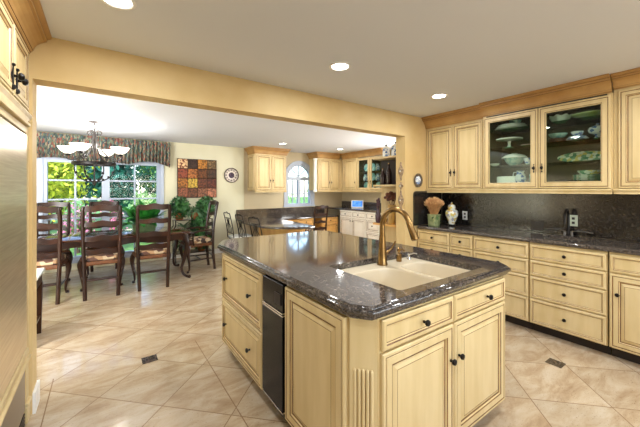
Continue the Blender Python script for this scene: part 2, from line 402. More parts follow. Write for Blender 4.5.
w4 = bpy.data.objects.new('added_window_4', None); COL.objects.link(w4); w4['kind'] = 'structure'  # unseen window in the near dining wall, added around the fill lamp
wf = MB().box(-2.2, -2.14, 2.66, 2.74, .4, 2.2).box(-1.36, -1.3, 2.66, 2.74, .4, 2.2).box(-2.14, -1.36, 2.66, 2.74, .4, .46).box(-2.14, -1.36, 2.66, 2.74, 2.14, 2.2).box(-1.765, -1.735, 2.67, 2.73, .46, 2.14)
wf.build('window_frame', 'frame', w4, False)
MB().box(-2.14, -1.36, 2.698, 2.702, .46, 2.14).build('pane', 'glass', w4, False)
w5 = bpy.data.objects.new('added_window_5', None); COL.objects.link(w5); w5['kind'] = 'structure'  # unseen far kitchen window, added as a setting for its fill lamp
MB().box(5.69, 5.78, 3.3, 3.36, 1.12, 2.08).box(5.69, 5.78, 4.14, 4.2, 1.12, 2.08).box(5.69, 5.78, 3.36, 4.14, 1.12, 1.18).box(5.69, 5.78, 3.36, 4.14, 2.02, 2.08).box(5.70, 5.77, 3.735, 3.765, 1.18, 2.02).build('window_frame', 'frame', w5, False)
MB().box(5.73, 5.735, 3.36, 4.14, 1.18, 2.02).build('pane', 'glass', w5, False)

# ------------------------------------------------------------------ cabinet joinery
def face_rings(mb, x0, x1, z0, z1, rings, close=True):
    """nested rectangles: (inset, y, material of the band reached)"""
    prev = None
    for ins, y, mi in rings:
        r = [(x0+ins, y, z0+ins), (x1-ins, y, z0+ins), (x1-ins, y, z1-ins), (x0+ins, y, z1-ins)]
        if prev: mb.add(prev+r, [(0, 1, 5, 4), (1, 2, 6, 5), (2, 3, 7, 6), (3, 0, 4, 7)], mi)
        prev = r
    if close: mb.add(prev, [(0, 1, 2, 3)], 0)
def panel_mesh(w, h, fwid=.055, lip=True):
    mb = MB()
    R_ = [(0, 0, 0), (0, -.015, 0), (.005, -.021, 0), (.015, -.021, 0), (.017, -.018, 1), (.021, -.018, 1), (.023, -.021, 0),
          (fwid-.008, -.021, 0), (fwid-.004, -.017, 1), (fwid, -.012, 0), (fwid+.003, -.010, 1), (fwid+.007, -.010, 1), (fwid+.028, -.018, 0), (fwid+.031, -.018, 1)]
    face_rings(mb, 0, w, 0, h, R_)
    mb.add([(0, 0, 0), (w, 0, 0), (w, 0, h), (0, 0, h)], [(3, 2, 1, 0)], 0)
    return mb
def drawer_mesh(w, h):
    mb = MB()
    f = .026
    R_ = [(0, 0, 0), (0, -.015, 0), (.006, -.021, 0), (f-.006, -.021, 0), (f-.002, -.016, 1), (f+.002, -.013, 0), (f+.005, -.012, 1), (f+.008, -.012, 0)]
    face_rings(mb, 0, w, 0, h, R_)
    mb.add([(0, 0, 0), (w, 0, 0), (w, 0, h), (0, 0, h)], [(3, 2, 1, 0)], 0)
    return mb
def glassdoor_mesh(w, h, f=.065):
    mb = MB()
    R_ = [(0, 0, 0), (0, -.015, 0), (.005, -.021, 0), (.015, -.021, 0), (.017, -.018, 1), (.021, -.018, 1), (.023, -.021, 0),
          (f-.010, -.021, 0), (f-.006, -.017, 1), (f, -.014, 0), (f, 0, 0), (0, 0, 0)]
    face_rings(mb, 0, w, 0, h, R_, False)
    return mb
def knob(parent, x, z, r=.016, label=None, y=-.0195):
    mb = MB().lathe([(.007, 0), (.007, .004), (.005, .012), (r*.8, .016), (r, .022), (r*.85, .029), (r*.3, .032)], 12, (x, y, z), '-y')
    return mb.build('knob', 'iron', parent)
PULL = [1]
def pull(parent, x, z, y=-.0195):
    mb = MB(); big = PULL[0]
    mb.loft([[(x, y, z-.032), (x+.011, y, z), (x, y, z+.032), (x-.011, y, z)], [(x, y-.005, z-.030), (x+.009, y-.005, z), (x, y-.005, z+.030), (x-.009, y-.005, z)]])
    mb.lathe([(.005, .004), (.004, .014), (.011, .017), (.013, .023), (.008, .030), (.002, .032)], 10, (x, y, z), '-y')
    mb.ball((x, y-.004, z+.036), .006, 8).ball((x, y-.004, z-.036), .007, 8, sz=1.4)
    mb.v = [(x+(a-x)*big, y+(b-y)*big, z+(c-z)*big) for a, b, c in mb.v]
    return mb.build('handle', 'iron', parent)
def add_door(t, x0, x1, z0, z1, knobs=(), style='panel', kind='pull', paint='cream', fwid=.055, y=0, name='door', trimmat='glaze'):
    w_, h_ = x1-x0, z1-z0
    mb = {'panel': lambda: panel_mesh(w_, h_, fwid), 'drawer': lambda: drawer_mesh(w_, h_), 'glass': lambda: glassdoor_mesh(w_, h_)}[style]()
    o = mb.build(name, [paint, trimmat], t, False, (x0, y, z0))
    if style == 'glass':
        MB().box(.06, w_-.06, -.009, -.005, .06, h_-.06).build('glass_pane', 'cabglass', o, False)
    for kx, kz in knobs:
        (pull if kind == 'pull' else knob)(o, kx-x0, kz-z0)
    return o
def add_drawer(t, x0, x1, z0, z1, kx=None, paint='cream', y=0, fwid=None, trimmat='glaze'):
    k = [((x0+x1)/2, (z0+z1)/2)] if kx is None else [(q, (z0+z1)/2) for q in kx]
    if fwid: return add_door(t, x0, x1, z0, z1, k, 'panel', 'knob', paint, fwid, y, 'drawer', trimmat)
    return add_door(t, x0, x1, z0, z1, k, 'drawer', 'knob', paint, y=y, name='drawer', trimmat=trimmat)
def carcass(w, d, z0, z1, openfront=False, open_top=False):
    """hollow cabinet box: local x right, y into the wall, z up"""
    mb = MB(); k = .018
    mb.box(0, k, 0, d, z0, z1).box(w-k, w, 0, d, z0, z1).box(k, w-k, d-.012, d, z0, z1).box(k, w-k, 0, d-.012, z0, z0+k)
    if not open_top: mb.box(k, w-k, 0, d-.012, z1-k, z1)
    if not openfront: mb.box(k, w-k, 0, .018, z0+k, z1-(0 if open_top else k))
    return mb
def crown_strip(w, prof, ret0=None, ret1=None, d=.33):
    """moulding along local x with mitred returns; prof is (outward, z)"""
    mb = MB(); rings = []
    def ring(px, py): return px, py
    path = []
    if ret0: path.append((0, d, -1, 0))
    path.append((0, 0, -1 if ret0 else 0, -1)); path.append((w, 0, 1 if ret1 else 0, -1))
    if ret1: path.append((w, d, 1, 0))
    for x, y, ox, oy in path: rings.append([(x+ox*o, y+oy*o, z) for o, z in prof])
    mb.loft(rings); n_ = len(prof)
    for i_ in range(len(rings)-1):
        for j_ in CGLAZE: mb.m[i_*n_+j_] = 1
    return mb
CROWN = [(0, 0), (.010, 0), (.010, .010), (.014, .013), (.020, .024), (.0205, .030), (.024, .031), (.030, .055), (.042, .080), (.060, .102), (.074, .112), (.0745, .117), (.084, .118), (.086, .134), (.0865, .139), (.100, .146), (.106, .156), (.108, .17), (0, .17)]
CGLAZE = (2, 5, 10, 13)
def crown(scale_z, z0, out=1.0): return [(o*out, z0+z*scale_z/.17) for o, z in CROWN]

# ------------------------------------------------------------------ right-hand wall: base cabinets
FX = 3.43
def base_unit(y_left, y_right, label, rows=None, door=False, knobside=1):
    w_ = y_left-y_right
    t = thing('base_cabinet', label, 'cabinet', (FX, y_left, 0), -90)
    carcass(w_, .54, .1, .885).build('body', 'cream', t, False)
    MB().box(0, w_, .09, .11, 0, .1).build('toe_kick', 'dark', t, False)
    g = .006
    if rows:
        for a, b in rows: add_drawer(t, g, w_-g, a, b)
    if door:
        add_drawer(t, g, w_-g, .725, .868)
        add_door(t, g, w_-g, .108, .712, [(.055 if knobside > 0 else w_-.055, .55)], 'panel', 'knob', fwid=.06)
    return t
ROWS = [(.725, .868), (.568, .715), (.352, .558), (.108, .342)]
base_unit(2.585, 2.125, 'cream four drawer base cabinet in the corner below the dried wheat', ROWS)
base_unit(2.12, 1.84, 'narrow cream drawer base cabinet, second from the corner on the right wall', ROWS)
base_unit(1.835, 1.28, 'cream drawer base cabinet on the right wall partly behind the island corner', ROWS)
base_unit(1.275, .705, 'wide cream base cabinet with four full drawers, below the bar sink', ROWS)
base_unit(.695, .08, 'cream base cabinet with one drawer over a panelled door, at the right edge', None, True)

def offset_poly(poly, d):
    """inward offset of a counter-clockwise polygon"""
    n = len(poly); out = []
    for i in range(n):
        p0, p1, p2 = Vector(poly[i-1]), Vector(poly[i]), Vector(poly[(i+1) % n])
        a = (p1-p0).normalized(); b = (p2-p1).normalized()
        na, nb = Vector((-a.y, a.x)), Vector((-b.y, b.x))
        m = (na+nb); m = m/max(m.length_squared, 1e-6)*2
        out.append(tuple(p1+m*d))
    return out
import bmesh
def filled(loops, z, flip=False):
    """triangulated flat face bounded by loops (first outer, rest holes)"""
    bm = bmesh.new()
    for lp in loops:
        vs = [bm.verts.new((x, y, z)) for x, y in lp]
        for i in range(len(vs)): bm.edges.new((vs[i], vs[(i+1) % len(vs)]))
    bmesh.ops.triangle_fill(bm, use_beauty=True, use_dissolve=False, edges=bm.edges[:])
    bm.normal_update(); bm.verts.index_update()
    v = [tuple(q.co) for q in bm.verts]; f = []
    for q in bm.faces:
        i = [x.index for x in q.verts]
        up = q.normal.z > 0
        f.append(tuple(i if up != flip else reversed(i)))
    bm.free(); return v, f
def slab(poly, prof, holes=(), zt=None, zb=None):
    """worktop: prof = [(inset, z)] from bottom to top of the edge; holes cut straight through"""
    mb = MB()
    rings = [[(x, y, z) for x, y in offset_poly(poly, i)] for i, z in prof]
    mb.loft(rings, 0, False, False)
    v, f = filled([offset_poly(poly, prof[-1][0])]+list(holes), prof[-1][1]); mb.add(v, f)
    v, f = filled([offset_poly(poly, prof[0][0])]+list(holes), prof[0][1], True); mb.add(v, f)
    for h in holes:
        n = len(h)
        mb.add([(x, y, prof[0][1]) for x, y in h]+[(x, y, prof[-1][1]) for x, y in h], [(i, i+n, (i+1) % n+n, (i+1) % n) for i in range(n)])
    return mb
EDGE = lambda zb, zt: [(.012, zb), (.003, zb+.004), (0, zb+.012), (.002, zt-.014), (.005, zt-.006), (.014, zt)]
def rrect(x0, x1, y0, y1, r, n=5):
    pts = []
    for cx, cy, a0 in ((x1-r, y0+r, -90), (x1-r, y1-r, 0), (x0+r, y1-r, 90), (x0+r, y0+r, 180)):
        for i in range(n+1):
            a = R(a0+90*i/n); pts.append((cx+r*cos(a), cy+r*sin(a)))
    return pts
bar_hole = rrect(3.58, 3.84, .90, 1.24, .06)
o = slab([(3.40, .06), (3.955, .06), (3.955, 2.578), (3.40, 2.578)], EDGE(.888, .93), [bar_hole]).build('countertop', 'granite')
tag(o, 'long dark granite countertop along the right wall below the glass cabinets', 'countertop')
bp = MB().box(3.957, 3.979, .06, 2.578, .93, 1.385)
tag(bp.build('backsplash', 'granite2', None, False), 'dark granite backsplash panel running along the right wall', 'backsplash')
sp = [(3.34, .931), (3.955, .931), (3.955, 1.385)]+[(3.39-.05*sin(a), 1.335+.05*cos(a)) for a in lerp(0, pi/2, 6)]
mb = MB().loft([[(x, 2.579, z) for x, z in sp], [(x, 2.599, z) for x, z in sp]])
tag(mb.build('side_splash', 'granite2', None, False), 'short granite splash with a rounded corner on the end wall behind dried wheat', 'backsplash')
# bar sink, faucet
t = thing('bar_sink', 'small dark bar sink set in the right wall countertop', 'sink', (3.71, 1.07, .93))
mb = MB()
rg = []
for s_, z in ((1.0, -.043), (1.0, -.06), (.95, -.15), (.80, -.165)):
    rg.append([((x-3.71)*s_, (y-1.07)*s_, z) for x, y in bar_hole])
mb.loft(rg, 0, False, True)
mb.build('basin', mat('dark_copper', (44, 36, 32), .3, metal=.7), t)
MB().lathe([(.02, -.164), (.02, -.160), (.012, -.160)], 12).build('drain', 'iron2', t)
t = thing('bar_faucet', 'dark gooseneck bar faucet with two long blade handles on the right counter', 'faucet', (3.895, 1.10, .93))
mb = MB().lathe([(.026, 0), (.026, .01), (.018, .02), (.016, .05)], 14)
mb.tube([(0, 0, .04)]+[(0, 0, .19)]+[(-.055+.055*cos(a), 0, .19+.08*sin(a)) for a in lerp(0, pi, 12)][1:]+[(-.11, 0, .13)], .012, 10)
mb.build('spout', 'iron', t)
for sgn in (-1, 1):
    mb = MB()
    p = [(-.01, sgn*.03, .05), (-.014, sgn*.08, .058), (-.018, sgn*.14, .058), (-.02, sgn*.20, .050)]
    rings = [[(x-q, y, z), (x, y, z-.006), (x+q, y, z), (x, y, z+.006)] for (x, y, z), q in zip(p, (.014, .024, .030, .008))]
    if sgn > 0: rings = [list(reversed(r)) for r in rings]
    mb.loft(rings)
    mb.tube([(0, sgn*.03, 0), (-.01, sgn*.03, .052)], .011, 8)
    mb.build('handle', 'pewter', t)
def outlet(x, y, z, w_, h_, label, m='white'):
    t = thing('outlet', label, 'outlet', (x, y, z), -90)
    MB().rbox(-w_/2, w_/2, -.006, 0, -h_/2, h_/2, .002).build('plate', m, t, False)
    s = MB()
    for k in (-.022, .022): s.box(-.012, .012, -.008, -.006, k-.012, k+.012)
    s.build('sockets', 'iron2', t, False)
outlet(3.956, 2.235, 1.06, .07, .115, 'white outlet plate on dark granite beside the ginger jar')
outlet(3.956, 1.075, 1.085, .07, .115, 'pale outlet plate directly behind the bar faucet', mat('ivory_plate', (214, 224, 206), .4))
outlet(3.956, 1.40, 1.0, .12, .1, 'grey double outlet plate low on granite left of the bar faucet', 'iron2')

# ------------------------------------------------------------------ right-hand wall: upper cabinets
UZ0, UZ1 = 1.41, 2.21
def upper(loc, rz, w_, d, label, doors, glassy=False, top=2.21, z0=1.41, crown_out=1.0, ret0=False, ret1=False, paint='cream', cx=None, rd=None, name='upper_cabinet', crownmat='crown', pulls_z=1.62):
    t = thing(name, label, 'cabinet', loc, rz)
    b = carcass(w_, d, z0, top+.02, openfront=glassy)
    b.build('body', ['cavity'] if glassy else [paint], t, False)
    if glassy:
        b = MB().box(0, .03, -.002, .02, z0, top+.02).box(w_-.03, w_, -.002, .02, z0, top+.02)
        b.build('face_frame', paint, t, False)
        b = MB().box(-.004, 0, -.002, d, z0, top+.02).box(w_, w_+.004, -.002, d, z0, top+.02).box(-.004, w_+.004, -.002, d, z0-.004, z0)
        b.build('side_panel', paint, t, False)
    ca, cb = cx or (0, w_)
    o = crown_strip(cb-ca, crown(CZ-.002-top-.02, top+.02, crown_out), ret0, ret1, d if rd is None else rd).build('crown_moulding', [crownmat, 'crownglaze'], t, False); o.location.x = ca
    r = MB()
    r.loft([[(x, .0, z0-.001), (x, -.018, z0-.001), (x, -.022, z0-.012), (x, -.012, z0-.03), (x, -.012, z0-.045), (x, .012, z0-.045), (x, .012, z0-.001)] for x in (0, w_)])
    r.build('light_rail', paint, t, False)
    n_ = len(doors)
    for i, (x0, x1, kx) in enumerate(doors):
        add_door(t, x0, x1, z0+.004, top+.004, [(kx, pulls_z)] if kx else [], 'glass' if glassy else 'panel', paint=paint)
    return t
upper((3.62, 2.598, 0), -90, .80, .358, 'cream two door upper cabinet nearest the corner above the dried wheat', [(.03, .40, .375), (.405, .775, .43)], cx=(0, .80))
gt = upper((3.57, 1.795, 0), -90, 1.09, .408, 'cream upper cabinet with two glass doors full of dishes', [(.006, .542, .51), (.548, 1.084, .58)], True, top=2.215, name='glass_cabinet')
MB().box(.02, 1.07, .03, .39, 1.430, 1.478).build('bottom_board', 'cavity', gt, False)
for z in (1.67, 1.87, 2.07):
    MB().box(.02, 1.07, .03, .39, z-.008, z).build('glass_shelf', 'shelfglass', gt, False)
upper((3.60, .70, 0), -90, .75, .378, 'cream single panel upper cabinet at the right edge of the kitchen', [(.03, .72, None)], top=2.24, cx=(0, .75))

# dishes behind the glass doors
def dish(name, label, cat, y, z, prof, m, x=3.75, sq=None, group='dishes behind the glass doors', extra=None, rz=0):
    o = MB().lathe(prof, 24, sq=sq).build(name, m, None)
    o.location = (x, y, z); o.rotation_euler = (0, 0, R(rz)); tag(o, label, cat, group)
    return o
def plateprof(r, h=.02): return [(r*.55, 0), (r*.6, .003), (r*.75, .006), (r, h), (r, h+.004), (r*.75, .010), (r*.55, .008), (.001, .008)]
def bowlprof(r, h): return [(r*.45, 0), (r*.45, .006), (r*.75, h*.35), (r*.95, h*.75), (r, h), (r*.96, h), (r*.9, h*.75), (r*.7, h*.4), (.001, .012)]
MT['blue'] = spots(mat('blue_white_china', (220, 228, 236), .15), [(228, 234, 240), (228, 234, 240), (90, 120, 180), (220, 228, 236), (150, 172, 206)], 45)
MT['greench'] = spots(mat('green_floral_china', (220, 230, 215), .15), [(226, 234, 222), (120, 170, 140), (222, 230, 216), (80, 140, 110), (210, 200, 120)], 40)
MT['teal'] = mat('teal_china', (120, 180, 176), .12, var=(200, 226, 220), scale=22)
MT['palegreen'] = mat('pale_green_china', (186, 210, 120), .15, var=(226, 236, 214), scale=10)
MT['chinaw'] = mat('white_china', (236, 240, 236), .12)
MT['basketm'] = mat('brown_basket', (110, 70, 46), .7, var=(78, 46, 30), scale=40)
for k, (r, sq_) in enumerate(((.165, 1.3), (.15, 1.3), (.135, 1.25))):
    dish('platter', ['large white platter, lowest of the stack behind the left glass door', 'white platter in the middle of the stack behind the left glass door', 'white platter on top of the stack behind the left glass door'][k], 'platter', 1.585, 2.0705+k*.0165, plateprof(r, .024), 'chinaw', 3.77, 1.0)
dish('bowl', 'pale blue small bowl on top of the stacked white platters', 'bowl', 1.55, 2.1285, bowlprof(.06, .05), 'teal', 3.78)
dish('cake_stand', 'white footed cake stand behind the left glass door', 'cake stand', 1.60, 1.8705, [(.05, 0), (.045, .008), (.018, .02), (.014, .05), (.02, .08), (.06, .088), (.13, .095), (.133, .108), (.125, .108), (.001, .10)], 'chinaw', 3.75)
dish('saucer', 'small pink saucer beside the white cake stand', 'saucer', 1.42, 1.8705, plateprof(.06, .016), mat('pink_china', (226, 196, 196), .15), 3.75)
dish('tureen', 'teal patterned tureen under an upturned white dish, left glass door', 'tureen', 1.555, 1.6705, bowlprof(.10, .085), 'teal', 3.77)
dish('serving_dish', 'white dish turned upside down over the teal tureen', 'dish', 1.555, 1.756, [(.125, 0), (.125, .006), (.10, .03), (.06, .045), (.03, .048), (.03, .055), (.001, .055)], 'chinaw', 3.77)
dish('small_bowl', 'little white bowl at the left of the teal tureen', 'bowl', 1.715, 1.6705, bowlprof(.05, .03), 'chinaw', 3.66)
t = thing('cup', 'blue and white cup at the right of the teal tureen by the door pull', 'cup', (3.72, 1.40, 1.6705), 0, 'dishes behind the glass doors')
MB().lathe(bowlprof(.04, .07), 18).build('bowl', 'blue', t)
MB().tube([(0, -.036+.0, .055), (0, -.06, .055), (0, -.066, .035), (0, -.05, .02), (0, -.034, .022)], .004, 6).build('handle', 'blue', t)
o = MB().rbox(-.05, .05, -.10, .10, 0, .075, .006).build('butter_box', 'chinaw'); o.location = (3.74, 1.61, 1.4785); tag(o, 'white rectangular china box on the cabinet bottom, left glass door', 'box', 'dishes behind the glass doors')
t = thing('pitcher', 'blue and white pitcher at the bottom behind the left glass door', 'pitcher', (3.70, 1.465, 1.4785), 0, 'dishes behind the glass doors')
MB().lathe([(.04, 0), (.042, .006), (.052, .04), (.045, .08), (.032, .11), (.042, .13), (.038, .13), (.028, .11), (.001, .02)], 18).build('jug_body', 'blue', t)
MB().tube([(0, .034, .115), (0, .066, .115), (0, .075, .08), (0, .05, .05)], .005, 6).build('handle', 'blue', t)
dish('tumbler', 'green glazed tumbler at the bottom right behind the left glass door', 'tumbler', 1.36, 1.4785, [(.028, 0), (.034, .09), (.032, .09), (.026, .01), (.001, .008)], 'teal', 3.74)
# right glass door
mb = MB()
rings = []
for r, h in bowlprof(.092, .07):
    rings.append([(r*(1+.06*cos(8*a))*cos(a), r*(1+.06*cos(8*a))*sin(a), h+(.006*cos(8*a) if r > .08 else 0)) for a in lerp(0, 2*pi, 49)[:-1]])
o = mb.loft(rings).build('scalloped_bowl', 'chinaw'); o.location = (3.75, 1.125, 2.0705); tag(o, 'white scalloped bowl on the top glass shelf, right door', 'bowl', 'dishes behind the glass doors')
dish('green_platter', 'wide pale green platter on the top glass shelf, right door', 'platter', .895, 2.0705, [(.06, 0), (.065, .01), (.145, .045), (.148, .052), (.06, .018), (.001, .014)], 'palegreen', 3.77)
t = thing('basket', 'small brown woven basket on the second shelf behind the right door', 'basket', (3.75, 1.145, 1.8705), 0, 'dishes behind the glass doors')
MB().lathe([(.06, 0), (.072, .02), (.075, .045), (.07, .045), (.06, .01), (.001, .008)], 20).build('basket_body', 'basketm', t)
dish('shallow_bowl', 'shallow pale teal bowl sitting on the little brown basket', 'bowl', 1.145, 1.916, bowlprof(.078, .05), 'teal', 3.75)
for k in range(3):
    dish('saucer', ['blue patterned saucer at the bottom of the three, second shelf, right door', 'blue patterned saucer in the middle of the three, second shelf, right door', 'blue patterned saucer on top of the three, second shelf, right door'][k], 'saucer', .985, 1.8705+k*.0115, plateprof(.088-.01*k, .018), 'blue', 3.73)
dish('blue_cup', 'small blue patterned bowl resting on the three saucers', 'bowl', .985, 1.912, bowlprof(.05, .05), 'blue', 3.73)
t = thing('lidded_tureen', 'blue and white footed tureen with a lid at the right of the second shelf', 'tureen', (3.73, .835, 1.8705), 0, 'dishes behind the glass doors')
MB().lathe([(.04, 0), (.035, .01), (.016, .025), (.02, .04), (.06, .06), (.072, .085), (.068, .09), (.001, .085)], 20).build('tureen_bowl', 'blue', t)
MB().lathe([(.068, .0905), (.06, .11), (.03, .125), (.01, .13), (.013, .142), (.001, .148)], 20).build('lid', 'blue', t)
mb = MB()
pts = [(.0, 0), (.012, .004), (.022, .05), (.028, .10)]
rings = []
for s_, yy in ((1, 0), (1.0, .008), (.75, .016), (.70, .014)):
    rings.append([(-yy+(.04*(.06+.055*s_*sin(a))/.11), .205*s_*cos(a), .055+.052*s_*sin(a)) for a in lerp(0, 2*pi, 33)[:-1]])
o = mb.loft(rings).build('oval_platter', 'greench'); o.location = (3.80, .965, 1.6718); tag(o, 'long oval floral platter propped up on the third shelf, right door', 'platter', 'dishes behind the glass doors')
for k in range(4):
    dish('dinner_plate', ['green floral plate at the bottom of the stack, right glass door', 'second green floral plate from the bottom of the stack, right glass door', 'third green floral plate from the bottom of the stack, right glass door', 'top green floral plate of the stack, right glass door'][k], 'plate', .90, 1.4785+k*.0135, plateprof(.125, .02), 'greench', 3.75)
dish('green_bowl', 'green patterned bowl on top of the stacked floral plates', 'bowl', .90, 1.534, bowlprof(.09, .05), 'greench', 3.75)
dish('small_plate', 'small dark patterned plate on the cabinet floor, right glass door', 'plate', 1.10, 1.4785, plateprof(.07, .018), mat('dark_plate', (96, 90, 96), .2), 3.72)

# counter ornaments
t = thing('wheat_arrangement', 'dried wheat bundle in a green leafy pot on the corner of the counter', 'vase', (3.58, 2.45, .93))
mb = MB()
rings = []
for z, q in ((0, .052), (.01, .056), (.13, .06), (.15, .064)): rings.append([(x*q/.06, y*q/.06, z) for x, y in rrect(-.06, .06, -.06, .06, .012, 3)])
mb.loft(rings, 0, True, True)
mb.build('pot', mat('green_pot', (168, 174, 128), .5, var=(112, 128, 82), scale=18), t)
mb = MB()
for k in range(22):
    a = random.uniform(0, 2*pi); z = random.uniform(.07, .15); r = .062
    c = Vector((r*cos(a), r*sin(a), z)); u = Vector((-sin(a), cos(a), random.uniform(-.4, .6)))*.025; v_ = Vector((cos(a)*.012, sin(a)*.012, .014))
    mb.add([c-u, c-v_*.8+Vector((cos(a), sin(a), 0))*.01, c+u, c+v_], [(0, 1, 2, 3)])
mb.build('leaf_trim', 'leaf2', t, False)
mb = MB()
for k in range(260):
    a = random.uniform(0, 2*pi); q = math.sqrt(random.random()); top = Vector((.165*q*cos(a), .118*q*sin(a), .375-.07*q*q+random.uniform(-.02, .015)))
    b0 = Vector((.035*q*cos(a), .035*q*sin(a), .13))
    mid = b0.lerp(top, .55)+Vector((0, 0, .02))
    mb.tube([b0, mid, top], [.0012, .0014, .001], 3)
    d = (top-mid).normalized()
    mb.tube([top-d*.045, top-d*.025, top], [.002, .0075, .001], 5)
mb.build('dried_wheat', 'straw', t, True)['kind'] = 'stuff'
t = thing('ginger_jar', 'white porcelain ginger jar with yellow flowers and a domed lid', 'jar', (3.75, 2.30, .93))
MB().lathe([(.045, 0), (.046, .012), (.04, .02)], 24).build('stand', 'iron', t)
MT['jar'] = spots(mat('painted_porcelain', (230, 232, 226), .12), [(222, 222, 214), (226, 226, 218), (206, 188, 96), (220, 220, 210), (150, 150, 156), (190, 160, 96), (226, 226, 220), (200, 206, 196)], 34)
MB().lathe([(.036, .0205), (.042, .05), (.06, .09), (.077, .14), (.08, .17), (.07, .20), (.045, .218), (.042, .228)], 24).build('jar_body', 'jar', t)
MB().lathe([(.047, .2285), (.05, .24), (.042, .265), (.022, .282), (.008, .287), (.012, .297), (.009, .307), (.001, .309)], 24).build('lid', 'jar', t)

# ------------------------------------------------------------------ island
def ring_walls(mb, poly, z0, z1, k=.018, mi=0):
    i = offset_poly(poly, k); n = len(poly)
    v = [(x, y, z0) for x, y in poly]+[(x, y, z1) for x, y in poly]+[(x, y, z0) for x, y in i]+[(x, y, z1) for x, y in i]
    f = []
    for a in range(n):
        b = (a+1) % n
        f += [(a, b, b+n, a+n), (b+2*n, a+2*n, a+3*n, b+3*n), (a+n, b+n, b+3*n, a+3*n), (b, a, a+2*n, b+2*n)]
    mb.add(v, f, mi)
IZ = .866
t = thing('sink_cabinet', 'cream sink cabinet at the near end of the island with fluted clipped corner', 'cabinet', (0, 0, 0))
SB = [(.855, 1.535), (.855, .995), (.935, .905), (2.03, .905), (2.11, .995), (2.11, 1.535)]
mb = MB(); ring_walls(mb, SB, .1, IZ); mb.prism(offset_poly(SB, .0185), .1, .118)
mb.build('body', 'cream', t, False)
mb = MB(); ring_walls(mb, [(.915, 1.53), (.915, 1.02), (.965, .965), (2.0, .965), (2.05, 1.02), (2.05, 1.53)], 0, .1); mb.build('toe_kick', 'dark', t, False)
def sub(o, parent_loc, rz): o.location = parent_loc; o.rotation_euler = (0, 0, R(rz)); return o
def front(t, x0, x1, z0, z1, knobs, style, fwid=.06, name='door'):
    o = add_door(t, 0, x1-x0, 0, z1-z0, [(a-x0, b-z0) for a, b in knobs], style, 'knob', fwid=fwid, name=name); o.location = (x0, .905, z0); return o
front(t, .945, 1.462, .728, .858, [(1.215, .79)], 'drawer', name='drawer')
front(t, 1.472, 2.022, .728, .858, [(1.80, .79)], 'drawer', name='drawer')
front(t, .945, 1.462, .112, .716, [(1.432, .54)], 'panel', .062)
front(t, 1.472, 2.022, .112, .716, [(1.505, .545)], 'panel', .062)
o = add_door(t, 0, 1.525-1.005, 0, .745, [], 'panel', fwid=.065, name='side_panel'); o.location = (.855, 1.525, .112); o.rotation_euler = (0, 0, R(-90))
o = add_door(t, 0, 1.525-1.005, 0, .745, [], 'panel', fwid=.065, name='side_panel'); o.location = (2.11, 1.005, .112); o.rotation_euler = (0, 0, R(90))
def pilaster(t, p, q):
    a, b = Vector((*p, 0)), Vector((*q, 0)); d = (b-a); L_ = d.length; ang = math.degrees(math.atan2(d.y, d.x))
    mb = MB().box(.004, L_-.004, -.008, -.0005, .105, IZ-.004)
    k = 5
    for i in range(k):
        cx = .016+(L_-.032)*(i+.5)/k; r = (L_-.03)/k*.40
        mb.loft([[(cx+r*cos(u), -.008-r*.7*max(sin(u), 0), z) for u in lerp(0, pi, 7)] for z in (.12, .64)], 0)
        mb.lathe([(r, 0), (r*.9, .004), (r*.5, .009), (.0005, .011)], 10, (cx, -.008, .64), 'z')
        if i < k-1:
            gx = .016+(L_-.032)*(i+1)/k
            mb.box(gx-.0012, gx+.0012, -.0086, -.008, .12, .645, 1)
    o = mb.build('pilaster', ['cream', 'glaze'], t, True); o.location = (*p, 0); o.rotation_euler = (0, 0, R(ang))
pilaster(t, (.855, .995), (.935, .905)); pilaster(t, (2.03, .905), (2.11, .995))
t = thing('drawer_cabinet', 'cream island cabinet with two deep drawers facing the dining room side', 'cabinet', (.855, 2.65, 0), -90)
carcass(.82, .60, .1, IZ).build('body', 'cream', t, False)
MB().box(0, .82, .06, .08, 0, .1).build('toe_kick', 'dark', t, False)
add_drawer(t, .006, .814, .478, .858, (.13, .63), fwid=.05)
add_drawer(t, .006, .814, .108, .468, (.12, .62), fwid=.05)
t = thing('trash_compactor', 'black built in trash compactor with silver trim between island panels', 'appliance', (.855, 1.82, 0), -90)
MB().box(.004, .276, .0, .58, .09, IZ-.002).build('body', 'black', t, False)
MB().rbox(.006, .274, -.022, -.001, .70, .858, .003).build('control_panel', 'black', t, False)
MB().rbox(.006, .274, -.024, -.001, .135, .672, .003).build('front_door', 'black', t, False)
MB().box(.006, .274, -.026, -.001, .676, .684).box(.006, .274, -.026, -.001, .690, .697).build('trim_bar', 'chrome', t, False)
MB().box(.006, .274, -.024, -.001, .122, .131).build('bottom_trim', 'chrome', t, False)
MB().box(.18, .25, -.028, -.0225, .735, .80).build('switch_panel', 'dark', t, False)
MB().box(.01, .27, .05, .07, 0, .09).build('toe_kick', 'dark', t, False)
t = thing('island_back_cabinet', 'cream panelled cabinet on the far right side of the island', 'cabinet', (2.11, 1.545, 0), 90)
carcass(1.105, .62, .1, IZ).build('body', 'cream', t, False)
MB().box(0, 1.105, .06, .08, 0, .1).build('toe_kick', 'dark', t, False)
for i in range(2): add_door(t, .006+.55*i, .548+.55*i, .112, .857, [(.51 if i == 0 else .60, .6)], 'panel', 'knob', fwid=.06)
ISL = [(.812, .955), (.879, .870), (2.066, .870), (2.137, .952), (2.137, 2.86), (2.06, 2.95), (1.0, 2.95), (.905, 2.90), (.812, 2.70)]
SH = rrect(1.135, 1.90, .955, 1.525, .02, 3)
